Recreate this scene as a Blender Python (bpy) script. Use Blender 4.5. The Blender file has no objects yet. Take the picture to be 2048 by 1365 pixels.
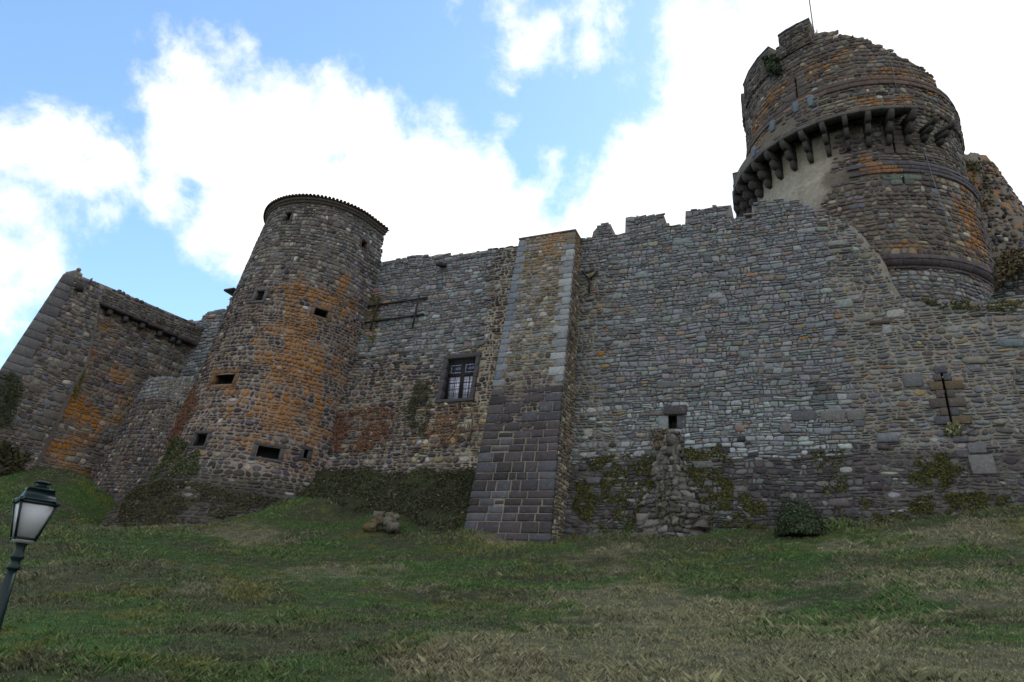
import bpy, math
import numpy as np
from math import radians, sin, cos, pi
C = bpy.context.scene.collection
# ------------------------------------------------------------------ camera
FPX, CX, CY = 1365., 1024., 682.5
up = np.array([256., 3122., -1365.]); up /= np.linalg.norm(up)
fh = np.array([0., 0., -1.]); fh = fh - up*(fh@up); fh /= np.linalg.norm(fh)
RW = np.stack([np.cross(fh, up), fh, up])            # world = RW @ camera
from mathutils import Matrix
cd = bpy.data.cameras.new('camera'); cam = bpy.data.objects.new('camera', cd); C.objects.link(cam)
cd.sensor_width = 36; cd.lens = 36*FPX/2048; cd.clip_end = 3000; cd.clip_start = .1
cam.matrix_world = Matrix([list(r)+[0] for r in RW]+[[0, 0, 0, 1]])
sc = bpy.context.scene; sc.camera = cam
def ray(x, y):
    d = RW@np.array([x-CX, -(y-CY), -FPX]); return d/np.linalg.norm(d)
def proj(P):
    q = np.asarray(P, float)@RW
    z = np.minimum(q[..., 2], -1e-3)
    return np.stack([CX-FPX*q[..., 0]/z, CY+FPX*q[..., 1]/z], -1)
# ------------------------------------------------------------------ exposure, sun
sc.view_settings.view_transform = 'Standard'; sc.view_settings.look = 'None'
sc.view_settings.gamma = 1; sc.view_settings.use_curve_mapping = False
sc.view_settings.exposure = 0.42
SUN_EL, SUN_AZ = 50., 34.
sd = bpy.data.lights.new('sun', 'SUN'); so = bpy.data.objects.new('sun', sd); C.objects.link(so)
sd.energy = .7; sd.angle = radians(12); sd.color = (1, .95, .88)
so.rotation_euler = (radians(90-SUN_EL), 0, radians(180-SUN_AZ))
# ------------------------------------------------------------------ world: sky with clouds
wd = bpy.data.worlds.new('World'); sc.world = wd; wd.use_nodes = True
nt = wd.node_tree; nt.nodes.clear()
def N(t, **k):
    n = nt.nodes.new(t)
    for a, b in k.items(): setattr(n, a, b)
    return n
def L(a, b): nt.links.new(a, b)
def mth(op, a, b=None, c=None, clamp=False):
    n = N('ShaderNodeMath', operation=op, use_clamp=clamp)
    for i, v in enumerate((a, b, c)):
        if v is None: continue
        if isinstance(v, (int, float)): n.inputs[i].default_value = v
        else: L(v, n.inputs[i])
    return n.outputs[0]
def build_world():
    out = N('ShaderNodeOutputWorld'); bg = N('ShaderNodeBackground'); L(bg.outputs[0], out.inputs[0])
    bg.inputs[1].default_value = 0.15
    sky = N('ShaderNodeTexSky', sky_type='NISHITA'); sky.sun_disc = False
    sky.sun_elevation = radians(SUN_EL); sky.sun_rotation = radians(SUN_AZ); sky.air_density = 1.0; sky.dust_density = .1; sky.ozone_density = 1.6
    tc = N('ShaderNodeTexCoord')
    n1 = N('ShaderNodeTexNoise'); n1.inputs['Scale'].default_value = 5.; n1.inputs['Detail'].default_value = 12; n1.inputs['Roughness'].default_value = .64; n1.inputs['Distortion'].default_value = .25
    L(tc.outputs['Generated'], n1.inputs['Vector'])
    n2 = N('ShaderNodeTexNoise'); n2.inputs['Scale'].default_value = 2.2; n2.inputs['Detail'].default_value = 6; n2.inputs['Roughness'].default_value = .55
    L(tc.outputs['Generated'], n2.inputs['Vector'])
    n3 = N('ShaderNodeTexNoise'); n3.inputs['Scale'].default_value = 19; n3.inputs['Detail'].default_value = 8; n3.inputs['Roughness'].default_value = .6
    L(tc.outputs['Generated'], n3.inputs['Vector'])
    # blobs where the big clouds stand (direction, angular radius)
    B = [(110, 285, 65), (10, 290, 50), (215, 305, 78), (395, 250, 135), (372, 155, 52), (560, 300, 170), (700, 260, 130), (760, 400, 180), (900, 420, 150), (600, 430, 130),
         (520, 480, 100), (990, 500, 140), (860, 340, 110), (480, 380, 90), (5, 395, 34), (-10, 520, 20), (-10, 630, 36), (-40, 740, 60), (85, 530, 8), (320, 390, 70), (400, 470, 40),
         (1330, 420, 190), (1450, 250, 190), (1420, 90, 130), (1650, 60, 230), (1900, 100, 300), (2100, 350, 400), (1250, 560, 200), (1300, 300, 110), (1700, -200, 240), (2200, -200, 400),
         (1015, 20, 44), (1060, 80, 46), (1030, 130, 36), (1025, 190, 30), (1015, 240, 26), (1215, 40, 30), (1200, 90, 24), (905, 20, 14), (1100, 310, 18), (1095, 390, 10), (215, 440, 6), (1085, 60, 22), (1260, 190, 20), (1180, 420, 30)]
    f = None
    for (x, y, r) in B:
        d = ray(x, y); c = ray(x, y); e = ray(x+r, y); rad = float(np.linalg.norm(c-e))
        v = N('ShaderNodeVectorMath', operation='DISTANCE'); L(tc.outputs['Generated'], v.inputs[0]); v.inputs[1].default_value = tuple(d)
        a = mth('SUBTRACT', rad, v.outputs['Value'])
        if f is None: f = a
        else:
            m = N('ShaderNodeMath', operation='SMOOTH_MAX'); L(f, m.inputs[0]); L(a, m.inputs[1]); m.inputs[2].default_value = .012; f = m.outputs[0]
    # added cumulus outside the view, cover raised to brighten and whiten the front light
    dv = N('ShaderNodeVectorMath', operation='DISTANCE'); L(tc.outputs['Generated'], dv.inputs[0]); dv.inputs[1].default_value = tuple(ray(CX, CY-100))
    far = mth('MULTIPLY', mth('SUBTRACT', dv.outputs['Value'], .95), 3., clamp=True)
    gen = mth('MULTIPLY', mth('SUBTRACT', n2.outputs['Fac'], .43), 1.0)
    gen = mth('ADD', gen, mth('MULTIPLY', mth('SUBTRACT', far, 1.), .6))
    f = mth('MAXIMUM', f, gen)
    fld = mth('ADD', f, mth('ADD', mth('MULTIPLY', mth('SUBTRACT', n1.outputs['Fac'], .52), .26), mth('MULTIPLY', mth('SUBTRACT', n3.outputs['Fac'], .5), .10)))
    mr = N('ShaderNodeMapRange', interpolation_type='SMOOTHSTEP'); L(fld, mr.inputs[0]); mr.inputs[1].default_value = -.03; mr.inputs[2].default_value = .045
    # cloud brightness: denser parts slightly grey, edges brilliant
    cr = N('ShaderNodeValToRGB'); L(n2.outputs['Fac'], cr.inputs[0])
    cr.color_ramp.elements[0].position = .3; cr.color_ramp.elements[0].color = (.70, .79, .92, 1)
    cr.color_ramp.elements[1].position = .52; cr.color_ramp.elements[1].color = (1, 1, 1, 1)
    vm = N('ShaderNodeVectorMath', operation='SCALE'); L(cr.outputs[0], vm.inputs[0]); vm.inputs['Scale'].default_value = CLOUD
    skm = N('ShaderNodeVectorMath', operation='MULTIPLY'); L(sky.outputs[0], skm.inputs[0]); skm.inputs[1].default_value = SKYMUL
    mx = N('ShaderNodeMix', data_type='RGBA'); L(mr.outputs[0], mx.inputs[0]); L(skm.outputs[0], mx.inputs[6]); L(vm.outputs[0], mx.inputs[7])
    L(mx.outputs[2], bg.inputs[0])
CLOUD = 6.9; SKYMUL = (1.30, 1.40, 1.36)
build_world()
# ------------------------------------------------------------------ helpers
rng = np.random.default_rng(7)
A = radians(24.57)
NV = np.array([sin(A), cos(A), 0.]); TV = np.array([cos(A), -sin(A), 0.])
def vnoise(x, y, seed=0):
    x = np.asarray(x, float); y = np.asarray(y, float)
    xi = np.floor(x).astype(np.int64); yi = np.floor(y).astype(np.int64); fx = x-xi; fy = y-yi
    def h(a, b):
        n = (a*374761393+b*668265263+seed*974634777) & 0x7fffffff
        n = ((n ^ (n >> 13))*1274126177) & 0x7fffffff
        return ((n ^ (n >> 16)) & 0xffff)/65535.
    u = fx*fx*(3-2*fx); v = fy*fy*(3-2*fy)
    return (h(xi, yi)*(1-u)+h(xi+1, yi)*u)*(1-v)+(h(xi, yi+1)*(1-u)+h(xi+1, yi+1)*u)*v
def fbm(x, y, seed=0, o=4):
    s = 0; a = .5; t = 0
    for i in range(o):
        s = s+a*vnoise(np.asarray(x)*2**i, np.asarray(y)*2**i, seed+i*17); t += a; a *= .5
    return s/t
def ss(a, b, x):
    t = np.clip((np.asarray(x, float)-a)/(b-a), 0, 1); return t*t*(3-2*t)
def thing(name, label, cat, loc, group=None):
    o = bpy.data.objects.new(name, None); C.objects.link(o); o.location = loc
    o['label'] = label; o['category'] = cat; o.empty_display_size = .2
    if group: o['group'] = group
    return o
def mesh_obj(name, V, faces, mat, parent=None, cols=None, smooth=False, origin=None, kind=None):
    """V world coords (n,3); faces: list of int arrays (k,3)/(k,4) or lists; linked as one object"""
    V = np.asarray(V, float)
    if origin is None: origin = V.mean(0) if parent is None else None
    base = np.array(parent.location) if parent is not None else np.zeros(3)
    if parent is not None and parent.parent is not None: base = base+np.array(parent.parent.location)
    o0 = np.asarray(origin, float) if origin is not None else base
    me = bpy.data.meshes.new(name)
    lv = V-o0
    if isinstance(faces, tuple):
        fs = [np.asarray(f, np.int32) for f in faces if len(f)]
    else:
        fs = [np.asarray([f], np.int32) for f in faces]
    nl = sum(f.size for f in fs); nf = sum(len(f) for f in fs)
    me.vertices.add(len(lv)); me.vertices.foreach_set('co', lv.astype(np.float32).ravel())
    me.loops.add(nl); me.loops.foreach_set('vertex_index', np.concatenate([f.ravel() for f in fs]).astype(np.int32))
    me.polygons.add(nf)
    tot = np.concatenate([np.full(len(f), f.shape[1]) for f in fs]); st = np.concatenate([[0], np.cumsum(tot)[:-1]])
    me.polygons.foreach_set('loop_start', st.astype(np.int32))
    if smooth: me.polygons.foreach_set('use_smooth', np.ones(nf, bool))
    if cols is not None:
        ca = me.color_attributes.new('col', 'FLOAT_COLOR', 'POINT'); ca.data.foreach_set('color', np.asarray(cols, np.float32).ravel())
    me.update(calc_edges=True)
    me.materials.append(mat)
    o = bpy.data.objects.new(name, me); C.objects.link(o)
    o.parent = parent; o.location = o0-base if parent is not None else o0
    if kind: o['kind'] = kind
    return o
def tag(o, label, cat, group=None):
    o['label'] = label; o['category'] = cat
    if group: o['group'] = group
    return o
# ------------------------------------------------------------------ materials
def material(name, col=None, rough=.9, bump=.3, bscale=40, var=.25, vscale=6, lichen=False, metal=0, attr=True, spec=.2, dist=.02, speck=0.):
    m = bpy.data.materials.new(name); m.use_nodes = True; t = m.node_tree
    b = t.nodes['Principled BSDF']; b.inputs['Roughness'].default_value = rough; b.inputs['Metallic'].default_value = metal
    b.inputs['Specular IOR Level'].default_value = spec
    n = lambda ty, **k: _mk(t, ty, **k)
    geo = n('ShaderNodeNewGeometry')
    if attr:
        at = n('ShaderNodeAttribute'); at.attribute_name = 'col'; base = at.outputs['Color']; alpha = at.outputs['Alpha']
    else:
        rgb = n('ShaderNodeRGB'); rgb.outputs[0].default_value = (*col, 1); base = rgb.outputs[0]
    no = n('ShaderNodeTexNoise'); no.inputs['Scale'].default_value = vscale; no.inputs['Detail'].default_value = 5; no.inputs['Roughness'].default_value = .65
    t.links.new(geo.outputs['Position'], no.inputs['Vector'])
    mr = n('ShaderNodeMapRange'); t.links.new(no.outputs['Fac'], mr.inputs[0]); mr.inputs[1].default_value = .25; mr.inputs[2].default_value = .75
    mr.inputs[3].default_value = 1-var; mr.inputs[4].default_value = 1+var
    sc_ = n('ShaderNodeVectorMath', operation='SCALE'); t.links.new(base, sc_.inputs[0]); t.links.new(mr.outputs[0], sc_.inputs['Scale'])
    colo = sc_.outputs[0]
    nb = n('ShaderNodeTexNoise'); nb.inputs['Scale'].default_value = bscale; nb.inputs['Detail'].default_value = 6
    t.links.new(geo.outputs['Position'], nb.inputs['Vector'])
    if lichen:
        # crustose lichen: where alpha says it grows, noise breaks it into spots
        nl = n('ShaderNodeTexNoise'); nl.inputs['Scale'].default_value = 8; nl.inputs['Detail'].default_value = 10; nl.inputs['Roughness'].default_value = .8
        t.links.new(geo.outputs['Position'], nl.inputs['Vector'])
        ad = n('ShaderNodeMath', operation='ADD'); t.links.new(nl.outputs['Fac'], ad.inputs[0]); t.links.new(alpha, ad.inputs[1])
        ml = n('ShaderNodeMapRange'); t.links.new(ad.outputs[0], ml.inputs[0]); ml.inputs[1].default_value = .92; ml.inputs[2].default_value = 1.08
        cl = n('ShaderNodeValToRGB'); t.links.new(nb.outputs['Fac'], cl.inputs[0])
        cl.color_ramp.elements[0].position = .35; cl.color_ramp.elements[0].color = (.17, .072, .018, 1)
        cl.color_ramp.elements[1].position = .65; cl.color_ramp.elements[1].color = (.52, .205, .020, 1)
        mx = n('ShaderNodeMix', data_type='RGBA'); t.links.new(ml.outputs[0], mx.inputs[0]); t.links.new(colo, mx.inputs[6]); t.links.new(cl.outputs[0], mx.inputs[7])
        colo = mx.outputs[2]
        nw = n('ShaderNodeTexNoise'); nw.inputs['Scale'].default_value = 9; nw.inputs['Detail'].default_value = 7; nw.inputs['Roughness'].default_value = .75
        t.links.new(geo.outputs['Position'], nw.inputs['Vector'])
        mw = n('ShaderNodeMapRange'); t.links.new(nw.outputs['Fac'], mw.inputs[0]); mw.inputs[1].default_value = .60; mw.inputs[2].default_value = .68; mw.inputs[4].default_value = .55
        m2 = n('ShaderNodeMix', data_type='RGBA'); t.links.new(mw.outputs[0], m2.inputs[0]); t.links.new(colo, m2.inputs[6]); m2.inputs[7].default_value = (.36, .37, .36, 1)
        colo = m2.outputs[2]
    t.links.new(colo, b.inputs['Base Color'])
    if bump:
        bp = n('ShaderNodeBump'); bp.inputs['Strength'].default_value = bump; bp.inputs['Distance'].default_value = dist
        t.links.new(nb.outputs['Fac'], bp.inputs['Height']); t.links.new(bp.outputs[0], b.inputs['Normal'])
    return m
def _mk(t, ty, **k):
    n = t.nodes.new(ty)
    for a, v in k.items(): setattr(n, a, v)
    return n
LG = (.004, .014, .015)
M = dict(
    stone=material('weathered_stone', bump=.8, bscale=26, var=.32, vscale=7, lichen=True, dist=.05),
    mortar=material('lime_mortar', bump=.9, bscale=22, var=.30, vscale=5, lichen=True, dist=.05, rough=1),
    leaf=material('foliage', bump=0, var=.3, vscale=3, rough=.75),
    ground=material('turf', bump=.9, bscale=9, var=.45, vscale=4, rough=1, dist=.15),
    iron=material('wrought_iron', (.035, .03, .03), attr=False, rough=.7, metal=.3, bump=.2),
    lampgreen=material('green_paint', LG, attr=False, rough=.45, spec=.3, bump=.05, bscale=60, var=.12, dist=.003),
    tile=material('clay_tile', bump=.4, var=.3, vscale=5, bscale=30),
    wood=material('old_wood', (.075, .06, .05), attr=False, rough=.9, bump=.5, bscale=30),
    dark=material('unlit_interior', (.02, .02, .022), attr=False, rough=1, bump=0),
    winframe=material('window_wood', (.03, .028, .035), attr=False, rough=.6, bump=.1),
    zinc=material('cable_metal', (.15, .16, .18), attr=False, rough=.5, metal=.4, bump=0),
)
def glassmat(name, col, rough=.15):
    m = bpy.data.materials.new(name); m.use_nodes = True; b = m.node_tree.nodes['Principled BSDF']
    b.inputs['Base Color'].default_value = (*col, 1); b.inputs['Roughness'].default_value = rough; b.inputs['Specular IOR Level'].default_value = .8
    return m
M['pane_pale'] = glassmat('pane_pale', (.62, .64, .80)); M['pane_dark'] = glassmat('pane_dark', (.03, .05, .13), .08)
m = bpy.data.materials.new('lamp_diffuser'); m.use_nodes = True; b = m.node_tree.nodes['Principled BSDF']
b.inputs['Base Color'].default_value = (.62, .64, .66, 1); b.inputs['Roughness'].default_value = .45; b.inputs['Transmission Weight'].default_value = .35
_n = _mk(m.node_tree, 'ShaderNodeTexNoise'); _n.inputs['Scale'].default_value = 90
_b = _mk(m.node_tree, 'ShaderNodeBump'); _b.inputs['Strength'].default_value = .4; _b.inputs['Distance'].default_value = .004
m.node_tree.links.new(_n.outputs[0], _b.inputs['Height']); m.node_tree.links.new(_b.outputs[0], b.inputs['Normal'])
M['diffuser'] = m
# ------------------------------------------------------------------ surfaces: S(u, z) -> point ; u metres sideways, z height
class Surf:
    def __init__(s, f): s.f = f
    def p(s, u, v): return s.f(np.asarray(u, float), np.asarray(v, float))
    def n(s, u, v, e=.05):
        a = s.p(np.asarray(u)+e, v)-s.p(np.asarray(u)-e, v); b = s.p(u, np.asarray(v)+e)-s.p(u, np.asarray(v)-e)
        c = np.cross(a, b); return c/np.linalg.norm(c, axis=-1, keepdims=True)
    def at(s, u, v, h): return s.p(u, v)+s.n(u, v)*np.asarray(h)[..., None]
    def find(s, px, py, u=0., v=12.):
        """where the sight line through a point of the photograph meets this surface"""
        t = np.array([px, py], float); best = None
        for u_ in (u, u*.5, 0., -3., 3.):
            x = s._solve(t, u_, v); p = s.p(*x); err = np.abs(proj(p)-t).max(); fac = (s.n(*x)*p).sum() < 0
            if err < 1 and fac: return x
            if best is None or err < best[0]: best = (err, x)
        return best[1]
    def _solve(s, t, u, v):
        x = np.array([u, v], float)
        for i in range(60):
            f0 = proj(s.p(*x))-t
            if np.abs(f0).max() < .3: break
            J = np.stack([(proj(s.p(x[0]+.02, x[1]))-t-f0)/.02, (proj(s.p(x[0], x[1]+.02))-t-f0)/.02], 1)
            st = np.linalg.lstsq(J, -f0, rcond=None)[0]; k = min(1, 1./max(np.abs(st).max(), 1e-6)); x = x+st*k
        return x
    def finds(s, pts, u=0., v=12.):
        out = []; g = (u, v)
        for q in pts:
            g = s.find(q[0], q[1], *g); out.append(g)
        return np.array(out)
def plane_surf(nd):
    def f(u, v):
        n = nd(v)
        return NV*n[..., None]+TV*u[..., None]+np.array([0, 0, 1.])*v[..., None]
    return Surf(f)
def bc(f):
    def g(u, v):
        u, v = np.broadcast_arrays(u, v); return f(u, v)
    return g
def az(d): return np.stack([np.sin(np.radians(d)), np.cos(np.radians(d)), np.zeros_like(np.asarray(d, float))], -1)
tab = lambda xs, ys: (lambda z: np.interp(z, xs, ys))
nd_main = tab([3, 4.3, 8, 20.6], [27.6, 28.0, 29.25, 30.])
nd_left = tab([3, 7.5, 20.6], [27.8, 28.4, 30.])
nd_butt = tab([3, 4.2, 11, 19.9], [26.4, 26.6, 27.6, 29.])
S_main = plane_surf(nd_main); S_main.f = bc(S_main.f)
S_left = plane_surf(nd_left); S_left.f = bc(S_left.f)
S_butt = plane_surf(nd_butt); S_butt.f = bc(S_butt.f)
# round tower, horseshoe plan
t1x = tab([3.2, 7, 11.3, 17.9, 22.8], [-13.4, -13.4, -13.1, -12.6, -12.3]); t1y = tab([3.2, 7, 11.3, 17.9, 22.8], [38.4, 38.4, 38.1, 37.6, 37.3])
t1r = tab([2.5, 3.2, 5.2, 7, 11.3, 17.9, 20.8, 22.8], [7.8, 7.3, 6.1, 5.2, 4.6, 4.0, 3.7, 3.45])
FL = 33.; T1R = 4.5; U90 = T1R*pi/2
def round_f(off=0.):
    def f(u, v):
        uc = np.clip(u, -U90, U90); d = az(213-np.degrees(uc/T1R)); e = az(np.full(u.shape, FL))
        c = np.stack([t1x(v), t1y(v), v], -1)
        return c+d*(t1r(v)+off)[..., None]+e*(np.abs(u)-np.abs(uc))[..., None]
    return bc(f)
S_round = Surf(round_f())
# keep
KC = (19.127, 32.489); KA = 210.49
def ring_surf(cx, cy, ca, r):
    def f(u, v):
        rr = r(v); return np.stack([np.full(u.shape, cx), np.full(u.shape, cy), v], -1)+az(ca-np.degrees(u/5.7))*rr[..., None]
    return Surf(bc(f))
kr = tab([10, 17.2, 17.4, 22.9, 23.1, 26.4, 26.6, 28.2, 28.5, 36], [5.75, 5.6, 5.78, 5.72, 5.52, 5.50, 5.70, 5.70, 5.56, 5.50])
S_keep = ring_surf(*KC, KA, kr)
GR = 6.59; GZ = 25.71
S_gal = ring_surf(*KC, KA, lambda v: np.full(np.shape(v), GR))
# wing
WE = np.array([sin(radians(34.7)), cos(radians(34.7)), 0]); WN = np.array([sin(radians(124.7)), cos(radians(124.7)), 0]); W0 = np.array([-25.6, 35.3, 0])
def wing_surf(off):
    return Surf(bc(lambda u, v: W0+WE*u[..., None]+WN*off(v)[..., None]+np.array([0, 0, 1.])*v[..., None]))
w_low = tab([5, 18], [.7, 0.]); w_up = tab([5, 18], [1.3, .5])
S_wlow = wing_surf(w_low); S_wup = wing_surf(w_up)
# battered drum below the curtain stub, ruined annex right of the keep, mossy upper wall
S_drum = ring_surf(-18.5, 39.3, 204., tab([3.5, 4.5, 12.], [4.5, 4.25, 2.8]))
S_annex = ring_surf(26.5, 33.9, 218., tab([5, 17, 24, 28.5, 31], [7.5, 5.3, 3.1, 2.0, 1.7]))
S_moss = plane_surf(lambda v: 31.2+0*(v)); S_moss.f = bc(S_moss.f)
# ------------------------------------------------------------------ masonry
OCT = np.array([(1, -1), (1, 1), (-1, 1), (-1, -1)], float)
def octagon(c):
    k = 1-c
    one = np.ones_like(c)
    return np.stack([np.stack(p, -1) for p in ((one, -k), (one, k), (k, one), (-k, one), (-one, k), (-one, -k), (-k, -one), (k, -one))], 1)   # (N,8,2)
def lay(u0, u1, v0, v1, rh, w, split=0., seed=0, wav=.04, skew=.12, warp=1.):
    """courses of stones between u0..u1, v0..v1 -> corner array (N,4,2): BL, BR, TR, TL"""
    r = np.random.default_rng(seed); out = []; v = v0; k = 0; hp = v0
    def b(k, vv, u): return vv+wav*(vnoise(np.asarray(u)*.9, k*3.7+.5, seed)-.5)*2
    while v < v1:
        h = rh[0]+(rh[1]-rh[0])*r.random(); vn = v+h
        n = int((u1-u0)/w[0])+6; ws = w[0]+(w[1]-w[0])*r.random(n)**1.4; us = u0-r.random()*w[1]+np.concatenate([[0], np.cumsum(ws)])
        a, c = us[:-1], us[1:]; keep = (c > u0) & (a < u1); a = np.clip(a[keep], u0, u1); c = np.clip(c[keep], u0, u1)
        keep = (c-a) > w[0]*.45; a, c = a[keep], c[keep]
        m = len(a); sk = (r.random((m, 2))-.5)*skew*h*2
        bl, br = b(k, v, a), b(k, v, c); tl, tr = b(k+1, vn, a), b(k+1, vn, c)
        q = np.stack([np.stack([a+sk[:, 0], bl], -1), np.stack([c+sk[:, 1], br], -1), np.stack([c-sk[:, 1], tr], -1), np.stack([a-sk[:, 0], tl], -1)], 1)
        s = r.random(m) < split
        out.append(q[~s])
        if s.any():
            qs = q[s]; f1 = .35+.3*r.random((len(qs), 1)); f2 = np.clip(f1+(r.random((len(qs), 1))-.5)*.15, .3, .7)
            L_ = qs[:, 0]*(1-f1)+qs[:, 3]*f1; R_ = qs[:, 1]*(1-f2)+qs[:, 2]*f2
            out += [np.stack([qs[:, 0], qs[:, 1], R_, L_], 1), np.stack([L_, R_, qs[:, 2], qs[:, 3]], 1)]
        v = vn; k += 1
    q = np.concatenate(out)
    if warp:
        x, y = q[..., 0].copy(), q[..., 1].copy(); e = np.minimum(1, np.minimum(x-u0, u1-x)*3).clip(0, 1)
        q[..., 1] += warp*(.09*(fbm(x*.55, y*.8, seed+1, 2)-.5)*2+.055*(vnoise(x*2.6, y*3.1, seed+2)-.5)*2)
        q[..., 0] += e*warp*.07*(vnoise(x*2.9, y*3.3, seed+3)-.5)*2
    return q
def bil(q, ab):
    a = (ab[..., 0]+1)/2; b_ = (ab[..., 1]+1)/2; a = a[..., None]; b_ = b_[..., None]; q = q[:, None]
    return (q[..., 0, :]*(1-a)+q[..., 1, :]*a)*(1-b_)+(q[..., 3, :]*(1-a)+q[..., 2, :]*a)*b_
def stone_verts(S, q, gap, rnd, dep, seed, tilt=.35):
    """25 vertices per stone"""
    r = np.random.default_rng(seed); n = len(q)
    W = np.linalg.norm(q[:, 1]-q[:, 0], axis=1); H = np.linalg.norm(q[:, 3]-q[:, 0], axis=1)
    o = octagon(np.clip(rnd+(r.random(n)-.5)*.25, .08, .7))
    o = o*(1-(r.random((n, 8, 1))*(.06+.28*rnd[:, None, None])))
    sc1 = np.stack([1-gap/np.maximum(W, .05), 1-gap/np.maximum(H, .05)], -1)[:, None]
    o1 = o*np.clip(sc1, .3, 1)
    ins = np.minimum(.10, np.minimum(W, H)*(.10+.2*rnd))
    sc2 = np.stack([1-2*ins/W, 1-2*ins/H], -1)[:, None]; o2 = o1*sc2*(1+(r.random((n, 8, 1))-.5)*.12)
    sgn = r.normal(size=(n, 2))*tilt*.3
    d = dep*(.6+.8*r.random(n))
    def lev(o_, h0):
        uv = bil(q, o_); h = h0[:, None]*(1+(o_*sgn[:, None]).sum(-1)) if h0 is not None else -.05*np.ones(o_.shape[:2])
        return S.at(uv[..., 0], uv[..., 1], h)
    b0 = lev(o1, None); b1 = lev(o1, d*.62); b2 = lev(o2, d); c = lev(np.zeros((n, 1, 2)), d*1.08)
    return np.concatenate([b0, b1, b2, c], 1)
SQ = []
for l in (0, 8):
    for i in range(8): SQ.append((l+i, l+(i+1) % 8, l+8+(i+1) % 8, l+8+i))
SQ = np.array(SQ); ST = np.array([(16+i, 16+(i+1) % 8, 24) for i in range(8)])
def stones(parent, S, q, style, seed=0, nind=300, name='stone', label=None, topf=None):
    """style(u, v, r) -> dict(col (N,4), gap, rnd, dep)"""
    if len(q) == 0: return
    r = np.random.default_rng(seed+99)
    c = q.mean(1); st = style(c[:, 0], c[:, 1], r)
    ok = st.get('keep', np.ones(len(q), bool))
    if topf is not None:
        ta, tb = topf(q[..., 0].min(1)+.03), topf(q[..., 0].max(1)-.03); step = np.abs(ta-tb) > .55
        ok = ok & (q[..., 1].max(1) < np.where(step, np.minimum(ta, tb)+.07, (ta+tb)/2+.06+.55*np.abs(ta-tb)))
    q = q[ok]; st = {k: (v[ok] if isinstance(v, np.ndarray) and len(v) == len(ok) else v) for k, v in st.items()}; c = c[ok]
    n = len(q); one = np.ones(n)
    V = stone_verts(S, q, st['gap']*one, st['rnd']*one, st['dep']*one, seed)
    cen = V.mean(1); P = proj(V[:, 8:24]); w = np.ptp(P[..., 0], axis=1); h = np.ptp(P[..., 1], axis=1)
    nm = S.n(c[:, 0], c[:, 1]); face = -(nm*cen).sum(1)/np.linalg.norm(cen, axis=1)
    pc = P.mean(1); vis = (pc[:, 0] > -5) & (pc[:, 0] < 2053) & (pc[:, 1] > -5) & (pc[:, 1] < 1370) & (face > .05) & st.get('seen', one.astype(bool))
    score = np.where(vis, w*h, 0); order = np.argsort(-score); ind = order[:nind]; ind = ind[score[ind] > 0]
    col = st['col']
    for i in ind:
        mesh_obj(name, V[i], (SQ, ST), M['stone'], parent, np.repeat(col[i][None], 25, 0), origin=cen[i])
    rest = np.setdiff1d(np.arange(n), ind)
    # drop what faces fully away; the rest is one part
    if len(rest):
        k = len(rest); off = (np.arange(k)*25)[:, None, None]
        mesh_obj('rubble_masonry' if name == 'stone' else name+'_masonry', V[rest].reshape(-1, 3), ((SQ[None]+off).reshape(-1, 4), (ST[None]+off).reshape(-1, 3)), M['stone'], parent,
                 np.repeat(col[rest], 25, 0), kind='stuff')
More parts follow.
